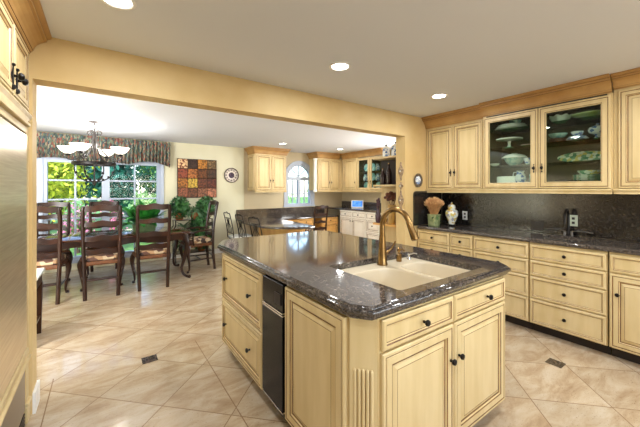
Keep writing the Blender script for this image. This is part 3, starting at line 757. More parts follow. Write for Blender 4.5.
IEDGE = [(.034, IZ), (.030, IZ+.002), (.022, IZ+.006), (.018, IZ+.014), (.017, IZ+.022), (.011, IZ+.023), (.010, IZ+.027), (.003, IZ+.030), (0, IZ+.037), (.001, IZ+.045), (.007, IZ+.051), (.013, IZ+.052), (.014, IZ+.057), (.022, IZ+.0635)]
mb = MB()
rings = [[(x, y, z) for x, y in offset_poly(ISL, i)] for i, z in IEDGE]
mb.loft(rings, 0, False, False)
v, f = filled([offset_poly(ISL, IEDGE[-1][0]), SH], .9295); mb.add(v, f)
HB = IZ+.0225
n = len(SH); mb.add([(x, y, IZ+.001) for x, y in SH]+[(x, y, .9295) for x, y in SH], [(i, i+n, (i+1) % n+n, (i+1) % n) for i in range(n)])
v, f = filled([offset_poly(ISL, IEDGE[0][0]), SH], IZ, True); mb.add(v, f)
o = mb.build('countertop', 'granite', ang=50); tag(o, 'polished dark granite island countertop with clipped corners and stepped edge', 'countertop')
# sink
t = thing('kitchen_sink', 'white double bowl sink set into the island countertop', 'sink', (0, 0, 0))
DZ = .892
def sup(cx, cy, rx, ry, e, n=40, cut=None):
    pts = []
    for i in range(n):
        a = 2*pi*i/n; c_, s_ = cos(a), sin(a)
        pts.append((cx+rx*math.copysign(abs(c_)**e, c_), cy+ry*math.copysign(abs(s_)**e, s_)))
    return pts
LB = sup(1.355, 1.185, .205, .222, .5); RB = sup(1.738, 1.175, .150, .205, .5)
SO = rrect(1.1355, 1.8995, .9555, 1.5245, .02, 3)
mb = MB()
v, f = filled([SO, LB, RB], DZ); mb.add(v, f)
mb.loft([[(x, y, DZ-.02) for x, y in SO], [(x, y, DZ) for x, y in SO]], 0, False, False)
for B, (cx, cy), dep in ((LB, (1.355, 1.185), .21), (RB, (1.738, 1.175), .19)):
    rings = []
    for s_, dz in ((1, 0), (.985, -.004), (.97, -.015), (.94, -dep*.7), (.88, -dep*.92), (.72, -dep), (.12, -dep-.004)):
        rings.append([(cx+(x-cx)*s_, cy+(y-cy)*s_, DZ+dz) for x, y in B])
    mb.loft([list(reversed(r)) for r in rings], 0, False, True)
mb.build('basin', 'ceramic', t, True, ang=50)
for cx, cy, d in ((1.355, 1.185, .21), (1.738, 1.175, .19)):
    MB().lathe([(.04, DZ-d-.001), (.04, DZ-d+.002), (.028, DZ-d+.002), (.02, DZ-d-.001)], 16, (cx, cy, 0)).build('drain', 'chrome', t)
t = thing('gooseneck_faucet', 'tall antique brass gooseneck faucet on the white island sink', 'faucet', (1.55, 1.46, DZ))
prof = [(.036, 0), (.036, .012), (.032, .02), (.029, .06), (.025, .12), (.0205, .20)]
mb = MB().lathe(prof, 16)
mb.tube([(0, 0, .19), (0, 0, .255)]+[(0, -.115+.115*cos(a), .268+.115*sin(a)) for a in lerp(0, R(155), 16)], [.0195, .0185]+[.0175]*16, 12)
mb.build('spout', 'brass', t)
e0 = Vector((0, -.115+.115*cos(R(155)), .268+.115*sin(R(155)))); dr = Vector((0, -sin(R(155)), cos(R(155))))
mb = MB().tube([e0, e0+dr*.01, e0+dr*.05, e0+dr*.115, e0+dr*.125], [.018, .020, .021, .024, .020], 12)
mb.build('spray_head', 'brass', t)
mb = MB().tube([(.02, 0, .075), (.045, 0, .08)], .012, 8).tube([(.045, 0, .08), (.075, -.01, .10), (.10, -.03, .155)], [.009, .007, .006], 8)
mb.build('lever_handle', 'brass', t)
t = thing('soap_dispenser', 'small brass soap dispenser on the sink deck right of the faucet', 'soap dispenser', (1.72, 1.46, DZ))
MB().lathe([(.018, 0), (.020, .006), (.019, .05), (.012, .056), (.008, .066), (.013, .075), (.013, .088), (.004, .096)], 14).build('pump', 'brass', t)
MB().tube([(0, 0, .086), (0, -.03, .090), (0, -.05, .083)], .005, 8).build('nozzle', 'brass', t)
t = thing('sprayer_tap', 'small chrome lever tap beside the soap dispenser on the sink deck', 'tap', (1.835, 1.465, DZ))
MB().lathe([(.016, 0), (.016, .008), (.009, .018), (.011, .035), (.004, .042)], 12).build('tap_base', 'chrome', t)
MB().tube([(0, 0, .035), (.02, -.03, .046), (.03, -.05, .044)], .005, 8).build('tap_lever', 'chrome', t)

# ------------------------------------------------------------------ built-in refrigerator and cabinet at the left edge
PULL[0] = 1.5
t = upper((-.38, 1.25, 0), 90, 1.345, .62, 'cream cabinet above the refrigerator with two small ornate pulls', [(.485, .862, .825), (.872, 1.24, .91)], top=2.225, z0=1.865, pulls_z=1.955, name='fridge_cabinet', crown_out=1.05)
PULL[0] = 1
MB().rbox(0, 1.255, -.016, .02, 1.80, 1.819, .003).rbox(0, 1.255, -.026, .02, 1.775, 1.799, .004).rbox(0, 1.255, -.010, .02, 1.735, 1.774, .003).build('trim_rail', 'cream', t, True)
t = thing('end_panel', 'cream tall end panel with a plinth between refrigerator and doorway', 'panel', (-.38, 1.25, 0), 90)
MB().rbox(1.262, 1.345, -.004, .62, .1, 1.818, .003).build('panel_board', 'cream', t)
MB().rbox(1.258, 1.347, -.012, .62, 0, .099, .004).rbox(1.258, 1.347, -.018, .4, .1, .125, .004).build('plinth', 'cream', t)
t = thing('refrigerator', 'tall built in refrigerator with a brushed metal door at the left edge', 'refrigerator', (-.38, 1.25, 0), 90)
MB().box(.0, 1.252, .021, .60, .05, 1.73).build('body', 'dark', t, False)
mb = MB().rbox(.012, 1.235, -.012, .020, .47, 1.725, .003); mb.build('fridge_door', 'steel', t)
mb = MB().rbox(.0, 1.25, -.020, .020, .43, .467, .006).rbox(.0, 1.25, -.032, .020, .405, .429, .008).rbox(.0, 1.25, -.016, .020, .385, .404, .004); mb.build('trim_rail', 'cream', t)
MB().rbox(.012, 1.235, -.004, .011, .1, .383, .003).build('freezer_drawer', mat('grey_lacquer', (128, 112, 92), .35), t)
s = MB()
for k in range(4): s.box(.02, 1.235, -.004, .01, .012+k*.02, .022+k*.02)
s.build('grille', 'iron2', t, False)

# ------------------------------------------------------------------ far kitchen
def upper2(*a, **k): return upper(*a, **k)
t = upper((2.80, 6.5, 0), 0, .80, .415, 'cream two door upper cabinet left of the arched window', [(.02, .40, .37), (.41, .785, .44)], top=2.205, z0=1.39, crown_out=.85, ret0=True, ret1=True, pulls_z=1.62)
o = add_door(t, 0, .38, 0, .80, [], 'panel', fwid=.05, name='side_panel'); o.location = (-.0005, .40, 1.40); o.rotation_euler = (0, 0, R(-90))
t = upper((4.53, 6.5, 0), 0, .80, .415, 'cream two door upper cabinet right of the arched window', [(.02, .385, .355), (.395, .74, .425)], cx=(0, .71), top=2.205, z0=1.39, crown_out=.85, ret0=True, pulls_z=1.60)
MB().lathe([(.05, 1.345), (.055, 1.36), (.055, 1.39), (.04, 1.42), (.042, 1.5), (.042, 2.10), (.045, 2.17), (.06, 2.20), (.055, 2.215)], 16, (-.05, .055, 0)).build('corner_post', 'cream2', t)
t = upper((5.33, 6.49, 0), -90, .60, .34, 'cream single door upper cabinet in the far corner beside the glass doors', [(.07, .585, .54)], top=2.205, z0=1.39, crown_out=.85, pulls_z=1.60)
g2 = upper((5.33, 5.885, 0), -90, .92, .34, 'cream upper cabinet with glass doors and blue dishes in the far kitchen', [(.006, .455, .42), (.465, .914, .50)], True, top=2.205, z0=1.39, crown_out=.85, pulls_z=1.60, name='glass_cabinet')
MT['teal2'] = mat('turquoise_glass', (110, 200, 214), .12, var=(226, 240, 244), scale=14)
for z in (1.63, 1.87): MB().box(.02, .90, .03, .32, z-.008, z).build('glass_shelf', 'shelfglass', g2, False)
k = 0
for z, row in ((1.4085, ('plate', 'jug', 'plate', 'jug')), (1.6305, ('jug', 'plate', 'jug', 'plate')), (1.8705, ('plate', 'plate', 'jug', 'jug'))):
    for j, kind in enumerate(row):
        y = 5.755-.212*j; where = ['bottom shelf', 'middle shelf', 'top shelf'][[1.4085, 1.6305, 1.8705].index(z)]; pos = ['first', 'second', 'third', 'last'][j]
        if kind == 'plate':
            o = MB().lathe(plateprof(.10, .02), 20, axis='-x').build('plate', 'teal2'); o.location = (5.56, y, z+.101)
            tag(o, f'turquoise plate standing {pos} from the left, {where}, far glass cabinet', 'plate', 'turquoise dishes in the far cabinet')
        else:
            o = MB().lathe([(.05, 0), (.06, .04), (.062, .09), (.04, .13), (.035, .15), (.042, .17), (.038, .17), (.001, .02)], 18).build('jug', 'teal2' if j % 2 else 'blue'); o.location = (5.50, y, z)
            tag(o, f'{"turquoise" if j % 2 else "blue and white"} jug, {pos} from the left, {where}, far glass cabinet', 'jug', 'turquoise dishes in the far cabinet')
# granite desk counter with the rounded eating peninsula
PEN = [(2.36, 5.15), (2.52, 4.90), (2.80, 4.70), (3.05, 4.60), (3.17, 4.64), (3.22, 4.78), (3.30, 6.27), (5.03, 6.27), (5.03, 6.915), (2.70, 6.915), (2.70, 6.876), (2.50, 6.876), (2.50, 6.3), (2.36, 6.2)]
o = slab(PEN, EDGE(.70, .74)).build('countertop', 'granite'); tag(o, 'low dark granite counter under the arched window with a rounded eating peninsula', 'countertop')
mb = MB().box(2.50, 2.688, 6.856, 6.878, .741, .945).box(2.692, 5.03, 6.896, 6.918, .741, .945)
tag(mb.build('backsplash', 'granite', None, False), 'dark granite backsplash strip below the arched window', 'backsplash')
t = thing('peninsula_base', 'honey coloured base carrying the low granite peninsula', 'cabinet', (2.78, 4.98, 0))
MB().rbox(0, .36, 0, 1.28, 0, .699, .005).build('body', 'oak', t)
o = add_door(t, 0, .348, 0, .58, [], 'panel', 'knob', 'oak', .05, name='end_panel'); o.location = (.006, 0, .09)
def desk_unit(x0, x1, label, doors):
    t = thing('base_cabinet', label, 'cabinet', (x0, 6.30, 0)); w_ = x1-x0
    carcass(w_, .60, .08, .699).build('body', 'oak', t, False); MB().box(0, w_, .06, .08, 0, .08).build('toe_kick', 'dark', t, False)
    h = (w_-.012)/doors
    for i in range(doors):
        add_drawer(t, .006+i*h+.003, .006+(i+1)*h-.003, .555, .69, None, 'oak')
        add_door(t, .006+i*h+.003, .006+(i+1)*h-.003, .09, .545, [((.006+(i+1)*h-.05) if i % 2 == 0 else .006+i*h+.05, .49)], 'panel', 'knob', 'oak', .05)
desk_unit(3.34, 4.25, 'low honey base cabinet under the desk counter left of the desk chair', 2)
desk_unit(4.50, 5.02, 'low honey base cabinet right of the desk chair', 1)
# white run on the far right wall
o = slab([(5.035, 3.4), (5.66, 3.4), (5.66, 6.915), (5.035, 6.915)], EDGE(.886, .93)).build('countertop', 'granite'); tag(o, 'dark granite countertop over the white cabinets in the far kitchen', 'countertop')
tag(MB().box(5.658, 5.679, 3.4, 6.915, .931, 1.08).build('backsplash', 'granite', None, False), 'low dark granite backsplash behind the blue tablet', 'backsplash')
def white_unit(y0, y1, label, cols, stack=False):
    t = thing('base_cabinet', label, 'cabinet', (5.06, y0, 0), -90); w_ = y0-y1
    carcass(w_, .59, .1, .885).build('body', 'cream2', t, False); MB().box(0, w_, .06, .08, 0, .1).build('toe_kick', 'dark', t, False)
    h = (w_-.012)/cols
    for i in range(cols):
        a, b = .006+i*h+.004, .006+(i+1)*h-.004
        add_drawer(t, a, b, .72, .868, None, 'cream2')
        if stack: add_drawer(t, a, b, .43, .71, None, 'cream2', fwid=.05); add_drawer(t, a, b, .11, .42, None, 'cream2', fwid=.05)
        else: add_door(t, a, b, .11, .71, [(b-.04 if i % 2 == 0 else a+.04, .63)], 'panel', 'knob', 'cream2', .055)
white_unit(6.24, 5.28, 'white two door base cabinet under the blue tablet in the far kitchen', 2)
white_unit(5.275, 4.82, 'white three drawer base cabinet beside the two door one, far kitchen', 1, True)
white_unit(4.815, 4.30, 'white drawer base cabinet nearest the display shelf, far kitchen', 1, True)
t = thing('tablet', 'small blue screen tablet in a white frame standing on the far counter', 'tablet', (5.45, 6.02, .93), -52)
mb = MB(); 
c_, s_ = cos(R(12)), sin(R(12))
mb.rbox(-.16, .16, -.008, .008, 0, .20, .004)
f = mb.build('frame', 'white', t); f.rotation_euler = (R(-12), 0, 0); f.location = (0, 0, .004)
sc = MB().box(-.135, .135, -.0095, -.0085, .025, .18).build('screen', mat('blue_screen', (40, 110, 200), .2, var=(120, 180, 235), scale=12, emit=(40, 110, 210), estr=.6), f, False)
MB().box(-.03, .03, .015, .07, .001, .006).build('stand_foot', 'white', t, False)

# ------------------------------------------------------------------ display shelf behind the doorway jamb
t = thing('display_shelf', 'cream open display shelf behind the doorway jamb', 'shelf', (3.45, 3.02, 0))
MB().box(0, .02, -.268, .25, .55, 1.90).build('back_panel', 'cream', t, False)
for z, m in ((1.87, 'cream'), (1.475, 'cream'), (.92, 'oak')):
    p = [(0, -.268), (0, .25)]+[(-.15-.07*sin(a), .18+.07*cos(a)) for a in lerp(0, pi/2, 6)]+[(-.22, -.268)]
    MB().prism(p, z-.025, z).build('shelf_board', m, t, False)
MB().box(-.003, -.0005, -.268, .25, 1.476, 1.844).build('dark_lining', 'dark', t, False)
def canister(y, s_, label):
    t = thing('canister', label, 'canister', (3.34, y, 1.87), 0, 'canisters on the display shelf')
    MB().lathe([(.05*s_, 0), (.052*s_, .01), (.05*s_, .12*s_), (.046*s_, .13*s_)], 18).build('jar', 'blue', t)
    MB().lathe([(.048*s_, .1305*s_), (.045*s_, .145*s_), (.02*s_, .16*s_), (.001, .165*s_)], 18).build('lid', 'chinaw', t)
    MB().ball((0, 0, .178*s_), .014, 10).build('lid_knob', 'iron', t)
canister(3.07, .98, 'smaller white canister with a black knob on top of the display shelf')
canister(2.90, 1.08, 'larger white canister with a black knob next to the jamb, on the shelf')
for i, (x, y, h, lab) in enumerate(((3.36, 3.15, .24, 'short dark bottle at the outer end of the upper shelf'), (3.34, 3.02, .31, 'tall dark bottle in the middle of the upper shelf'), (3.37, 2.88, .27, 'dark bottle close to the jamb on the upper shelf'))):
    t = thing('bottle', lab, 'bottle', (x, y, 1.476), 0, 'dark bottles on the display shelf')
    MB().lathe([(.038, 0), (.042, .01), (.042, h*.55), (.03, h*.68), (.014, h*.78), (.013, h*.94)], 16).build('bottle_body', mat('dark_bottle', (46, 30, 28), .15), t)
    MB().lathe([(.016, h*.94+.0005), (.016, h), (.001, h+.002)], 12).build('stopper', 'brass', t)
t = thing('flower_vase', 'yellow vase with a brown dried flower cluster on the lower shelf', 'vase', (3.34, 2.96, .921))
MB().lathe([(.04, 0), (.05, .02), (.045, .10), (.055, .2), (.062, .27), (.058, .27), (.04, .2), (.001, .02)], 18).build('vase_body', mat('yellow_glaze', (208, 172, 100), .3, var=(180, 140, 80), scale=9), t)
mb = MB()
for k in range(46):
    a = random.uniform(0, 2*pi); q = math.sqrt(random.random()); e = random.uniform(-.5, 1)
    mb.ball((.10*q*cos(a), .11*q*sin(a), .37+.08*e*math.sqrt(max(0, 1-q*q))), random.uniform(.014, .026), 7)
for k in range(8): mb.tube([(0, 0, .2), (.06*cos(k), .06*sin(k), .36)], .003, 4)
mb.build('dried_flowers', mat('brown_petals', (120, 70, 48), .8, var=(66, 38, 34), scale=30), t)
t = thing('dark_vase', 'dark plum vase with tall buds at the outer end of the lower shelf', 'vase', (3.29, 3.18, .921))
MB().lathe([(.03, 0), (.036, .02), (.042, .10), (.026, .18), (.024, .22), (.03, .24), (.001, .22)], 16).build('vase_body', mat('plum_glaze', (62, 40, 52), .25), t)
mb = MB()
for k in range(9):
    a = k*2.4; mb.ball((.018*cos(a), .018*sin(a), .25+.012*k), .016, 7, sz=1.4)
mb.build('buds', mat('plum_buds', (74, 48, 58), .7), t)
t = thing('painted_dish', 'small red and yellow painted bowl on the lower shelf', 'bowl', (3.30, 3.07, .921))
MB().lathe(bowlprof(.05, .07), 18).build('bowl_body', spots(mat('painted_pottery', (150, 70, 66), .4), [(150, 70, 66), (214, 180, 90), (96, 56, 70)], 22), t)

# plaques on the jamb, plate on the end wall
def plaque(z, h, label):
    t = thing('wall_plaque', label, 'plaque', (3.18, 2.665, z), -90, 'plaques on the doorway jamb')
    rings = []
    for s_, y in ((1, 0), (1, -.006), (.8, -.014), (.45, -.018), (.05, -.02)):
        rings.append([(s_*(.034+.012*cos(4*a))*cos(a)*(1.0 if h > .1 else .8), y, s_*h/2*sin(a)*(1+.12*cos(4*a))) for a in lerp(0, 2*pi, 33)[:-1]])
    MB().loft(rings).build('plaque_body', mat('carved_plaque', (176, 150, 118), .5, var=(100, 78, 58), scale=45), t)
    MB().ball((0, -.014, 0), .012, 10, sz=1).build('boss', 'chinaw', t)
plaque(1.645, .22, 'topmost of three small carved plaques on the doorway jamb')
plaque(1.452, .09, 'middle and smallest of three carved plaques on the doorway jamb')
plaque(1.265, .24, 'lowest of three small carved plaques on the doorway jamb')
t = thing('wall_plate', 'round dark rimmed plate with white centre on the end wall by the splash', 'plate', (3.435, 2.599, 1.53))
MB().lathe([(.05, 0), (.088, .008), (.092, .014), (.08, .016), (.06, .010), (.055, .010)], 28, axis='-y').build('plate_rim', mat('pewter_glaze', (110, 98, 84), .3, var=(70, 60, 50), scale=40), t)
MB().lathe([(.055, .0105), (.05, .013), (.001, .013)], 24, axis='-y').build('plate_centre', 'blue', t)

# ------------------------------------------------------------------ dining furniture
def ladder_chair(label, loc, rz, arms=False, name='dining_chair', scale=1, group='ladder back chairs around the dining table'):
    t = thing(name, label, 'chair', loc, rz, group); t.scale = (scale,)*3
    for s_ in (-1, 1):
        p = spline([(s_*.175, -.24, 0), (s_*.182, -.215, .25), (s_*.19, -.205, .47), (s_*.195, -.215, .75), (s_*.20, -.25, 1.0), (s_*.195, -.29, 1.19)], 4)
        MB().tube(p, [.023]*(len(p)-4)+[.023, .023, .022, .018], 10).build('back_post', 'wood', t)
        p = spline([(s_*.225, .20, .45), (s_*.245, .225, .38), (s_*.245, .225, .30), (s_*.225, .205, .18), (s_*.215, .20, .07), (s_*.225, .215, .03), (s_*.24, .24, .012)], 4)
        n_ = len(p); rr = [.026+.008*sin(pi*min(i/8, 1))-.016*max(0, min((i-8)/10, 1)) for i in range(n_)]; rr[-1] = .012; rr[-3] = .020; rr[-4] = .022; rr[-2] = .018
        MB().tube(p, rr, 10).build('leg', 'wood', t)
        MB().tube([(s_*.185, -.215, .20), (s_*.22, .20, .20)], .011, 8).build('stretcher', 'wood', t)
    for z in (.24,): MB().tube([(-.18, -.218, z), (.18, -.218, z)], .011, 8).build('stretcher', 'wood', t)
    MB().tube([(-.205, .0, .20), (.205, .0, .20)], .011, 8).build('stretcher', 'wood', t)
    for k, (z, h) in enumerate(((1.155, .072), (.955, .060), (.765, .062), (.59, .066))):
        rings = []
        yb = -.205-.085*max(0, (z-.6)/.6)**1.3
        for x in lerp(-.19, .19, 19):
            u = x/.19
            top = h*.5+.007*cos(u*pi*2)+.018*(1-u*u); bot = -h*.5+.006*cos(u*pi*2)+.010*(1-u*u)
            y = yb-.022*(1-u*u)
            rings.append([(x, y-.008, z+bot), (x, y+.008, z+bot), (x, y+.008, z+top), (x, y-.008, z+top)])
        MB().loft(rings).build('slat', 'wood', t, True)
    seat = [(-.19, -.21), (.19, -.21), (.25, .235), (-.25, .235)]
    mb = MB(); mb.loft([[(x, y, z) for x, y in offset_poly(seat, i)] for i, z in ((.01, .425), (0, .44), (0, .462), (.014, .475))]); mb.build('seat', 'rush', t)
    mb = MB()
    rings = []
    for x in lerp(-.24, .24, 13):
        u = x/.24; b = .408-.02*cos(u*2*pi)-.01
        rings.append([(x, .236, b), (x, .246, b), (x, .246, .445), (x, .236, .445)])
    mb.loft(rings).build('apron', 'wood', t, True)
    mb = MB(); sp_ = offset_poly(seat, .018)
    def rnd(i, z): return [(x, y, z) for x, y in rr_(offset_poly(sp_, i))]
    def rr_(q):
        out = []
        for i in range(4):
            a, b, c = Vector(q[i-1]), Vector(q[i]), Vector(q[(i+1) % 4])
            for f in (.16, .06): out.append(tuple(b.lerp(a, f)))
            for f in (.06, .16): out.append(tuple(b.lerp(c, f)))
        return out
    mb.loft([rnd(i, z) for i, z in ((.012, .4765), (0, .49), (0, .53), (.018, .55), (.07, .558))]).build('cushion', 'cushion', t)
    if arms:
        for s_ in (-1, 1):
            p = spline([(s_*.20, -.21, .70), (s_*.245, -.05, .705), (s_*.265, .10, .69), (s_*.25, .19, .665), (s_*.24, .215, .64)], 5)
            MB().tube(p, .017, 8).build('arm', 'wood', t)
            MB().tube(spline([(s_*.24, .13, .46), (s_*.25, .15, .57), (s_*.255, .14, .685)], 4), .014, 8).build('arm_post', 'wood', t)
    return t
c0 = ladder_chair('dark ladder back dining chair at the left, cut by the doorway edge', (-.63, 5.17, 0), 0)
dup(c0, (-.01, 5.12, 0), 0, 'dark ladder back dining chair on the near side of the table, middle one')
dup(c0, (.595, 5.14, 0), -2, 'dark ladder back dining chair on the near side, in front of the leafy plant')
dup(c0, (-.66, 6.32, 0), 180, 'far side ladder back chair by the window, left one behind the table')
dup(c0, (.02, 6.32, 0), 180, 'far side ladder back chair by the window, right one beside the leafy plant')
ladder_chair('dark ladder back armchair at the right end of the dining table', (1.38, 5.72, 0), 92, True, 'dining_armchair')
ladder_chair('smaller dark ladder back chair at the desk counter in the far kitchen', (4.06, 5.92, 0), 0, False, 'desk_chair', .87, None)
# table
t = thing('dining_table', 'long polished dark wood dining table with curved legs', 'table', (0, 0, 0))
TX0, TX1, TY0, TY1 = -1.75, 1.16, 5.14, 6.12
mb = MB(); tp = rrect(TX0, TX1, TY0, TY1, .06, 5)
mb.loft([[(x, y, z) for x, y in offset_poly(tp, i)] for i, z in ((.02, .712), (.006, .716), (0, .726), (.002, .738), (.012, .743))]).build('tabletop', 'tabletop', t)
mb = MB()
def apron(x0, y0, x1, y1, n_):
    rings = []; L_ = math.hypot(x1-x0, y1-y0); nx, ny = -(y1-y0)/L_*.011, (x1-x0)/L_*.011
    for i in range(n_):
        f = i/(n_-1); x, y = x0+(x1-x0)*f, y0+(y1-y0)*f; b = .615+.018*cos(f*2*pi*round(L_/.7))-.03*max(0, 1-min(f, 1-f)*L_/.15)
        rings.append([(x-nx, y-ny, b), (x+nx, y+ny, b), (x+nx, y+ny, .7115), (x-nx, y-ny, .7115)])
    mb.loft(rings)
apron(TX0+.08, TY0+.08, TX1-.08, TY0+.08, 49); apron(TX0+.08, TY1-.08, TX1-.08, TY1-.08, 49); apron(TX1-.08, TY0+.08, TX1-.08, TY1-.08, 17); apron(TX0+.08, TY0+.08, TX0+.08, TY1-.08, 17)
mb.build('apron', 'wood', t)
for sx, x in ((1, TX1-.10), (-1, TX0+.10)):
    for sy, y in ((-1, TY0+.10), (1, TY1-.10)):
        p = spline([(x, y, .71), (x+sx*.015, y+sy*.015, .62), (x+sx*.03, y+sy*.03, .52), (x+sx*.0, y+sy*.0, .32), (x-sx*.035, y-sy*.035, .16), (x-sx*.01, y-sy*.01, .06), (x+sx*.04, y+sy*.04, .028), (x+sx*.07, y+sy*.07, .03)], 5)
        n_ = len(p); rr = [max(.02, .055-.035*min(1, i/20)) for i in range(n_)]; rr[-5:] = [.022, .025, .027, .026, .02]
        MB().tube(p, rr, 12).build('leg', 'wood', t)

# foliage helpers
def leaf_blade(mb, base, d, L_, wd, droop, mi=0, n=5):
    d = Vector(d).normalized(); side = d.cross(Vector((0, 0, 1))); side = (side if side.length > .05 else Vector((1, 0, 0))).normalized()
    P = Vector(base); vs = []; st = L_/n; cur = d.copy()
    for i in range(n+1):
        f = i/n; q = wd*.5*(sin(pi*min(f*1.05+.06, 1))**.8)
        up = side.cross(cur).normalized()
        vs += [P-side*q+up*q*.25, P, P+side*q+up*q*.25]
        P = P+cur*st; cur = (cur+Vector((0, 0, -droop/n))).normalized()
    fs = []
    for i in range(n): a = i*3; fs += [(a, a+1, a+4, a+3), (a+1, a+2, a+5, a+4)]
    mb.add(vs, fs, mi)
def cloud(mb, c, r, n, size, mi=None, shell=.55, rnd=random):
    for k in range(n):
        while True:
            v = Vector((rnd.uniform(-1, 1), rnd.uniform(-1, 1), rnd.uniform(-1, 1)))
            if .05 < v.length <= 1: break
        v = v.normalized()*(shell+(1-shell)*rnd.random())
        p = Vector(c)+Vector((v.x*r[0], v.y*r[1], v.z*r[2]))
        nrm = (v+Vector((rnd.uniform(-1, 1), rnd.uniform(-1, 1), rnd.uniform(-1, 1)))*.9).normalized()
        a = nrm.orthogonal().normalized(); b = nrm.cross(a); th = rnd.uniform(0, pi); a, b = a*cos(th)+b*sin(th), b*cos(th)-a*sin(th)
        s_ = size*rnd.uniform(.6, 1.2)
        mb.add([p-a*s_, p-b*s_*.45, p+a*s_, p+b*s_*.45], [(0, 1, 2, 3)], rnd.randrange(mi) if mi else 0)
# leafy plant on the table
t = thing('table_plant', 'big leafy green plant in a long pale planter on the dining table', 'plant', (.54, 5.66, .743))
mb = MB(); pr = rrect(-.165, .165, -.09, .09, .015, 3)
mb.loft([[(x*s_, y*s_, z) for x, y in pr] for s_, z in ((.88, 0), (.92, .01), (.98, .095), (1.02, .10), (1.02, .115), (.95, .115), (.94, .095))], 0, True, False).build('planter', 'greenpot', t)
MB().box(-.15, .15, -.08, .08, .08, .10).build('soil', 'soil', t, False)
mb = MB(); rn = random.Random(3)
for k in range(95):
    a = rn.uniform(0, 2*pi); e = rn.uniform(.15, 1.4); b = (rn.uniform(-.12, .12), rn.uniform(-.06, .06), .095)
    d = (cos(a)*cos(e), sin(a)*cos(e), sin(e)); stem = rn.uniform(.06, .20)
    q = Vector(b)+Vector(d)*stem; mb.tube([b, q], .003, 4)
    leaf_blade(mb, q, d, rn.uniform(.20, .28), rn.uniform(.11, .15), rn.uniform(.3, 1.1))
mb.build('foliage', 'leaf', t)
# plant stand with potted plants
t = thing('plant_stand', 'dark iron tiered stand of potted plants under the tile artwork', 'stand', (1.47, 6.5, 0))
mb = MB()
for sx in (-.34, .34):
    for sy in (-.14, .14): mb.tube([(sx, sy, 0), (sx, sy, .82)], .010, 6)
mb.build('frame', 'iron', t)
for z in (.18, .50, .82): MB().rbox(-.35, .35, -.16, .16, z-.012, z, .003).build('tier', 'wood', t)
def potplant(x, y, z, pr_, ph, m, kind, label, potmat='terracotta', seed=1):
    t = thing('potted_plant', label, 'plant', (x, y, z), 0, 'potted plants on the tiered stand')
    MB().lathe([(pr_*.7, 0), (pr_*.95, ph*.8), (pr_*1.05, ph*.82), (pr_*1.05, ph), (pr_*.95, ph), (pr_*.9, ph*.85)], 18, cap=True).build('pot', potmat, t)
    mb = MB(); r_ = random.Random(seed)
    if kind == 'fern':
        for k in range(80):
            a = r_.uniform(0, 2*pi); e = r_.uniform(.2, 1.2)
            leaf_blade(mb, (0, 0, ph*.9), (cos(a)*cos(e), sin(a)*cos(e), sin(e)), r_.uniform(.22, .34), r_.uniform(.018, .034), r_.uniform(1.6, 2.6))
    else:
        cloud(mb, (0, -.02, ph+.09), (.20, .17, .23), 1250, .042, None, .3, r_)
        for k in range(7): mb.tube([(0, 0, ph*.8), (.08*cos(k), .08*sin(k), ph+.14)], .004, 4)
    mb.build('foliage', m, t)
potplant(1.22, 6.48, .82, .09, .15, 'leaf2', 'bush', 'bushy green plant at the left on the top tier under the artwork', seed=1)
potplant(1.49, 6.44, .82, .09, .14, 'leaf3', 'fern', 'pale arching plant in the middle of the top tier under the artwork', seed=2)
potplant(1.72, 6.5, .82, .075, .14, 'leaf2', 'bush', 'small bushy plant at the right of the top tier behind the armchair', mat('pink_pot', (206, 150, 140), .6), seed=3)
potplant(1.28, 6.45, .50, .09, .14, 'leaf3', 'fern', 'pale fern at the left on the middle tier of the stand', seed=4)
potplant(1.58, 6.45, .50, .09, .14, 'leaf2', 'bush', 'dense green plant at the right on the middle tier of the stand', seed=5)
potplant(1.30, 6.45, .18, .09, .14, 'leaf2', 'fern', 'trailing fern at the left on the lowest tier of the stand', seed=6)
potplant(1.62, 6.45, .18, .09, .14, 'leaf2', 'bush', 'green plant at the right on the lowest tier of the stand', seed=7)
# dark side table behind the jamb
t = thing('side_table', 'small dark side table with a pale top just behind the left doorway jamb', 'table', (-.69, 3.86, 0))
MB().rbox(-.22, .22, -.22, .22, .60, .63, .006).build('top', 'chinaw', t)
MB().box(-.20, .20, -.20, .20, .50, .599).build('apron', 'wood', t, False)
for sx in (-1, 1):
    for sy in (-1, 1): MB().loft([[(sx*.18+a*q, sy*.18+b*q, z) for a, b in ((-1, -1), (1, -1), (1, 1), (-1, 1))] for z, q in ((0, .016), (.50, .024))]).build('leg', 'wood', t, False)
MB().box(-.19, .19, -.19, .19, .16, .178).build('lower_shelf', 'wood', t, False)

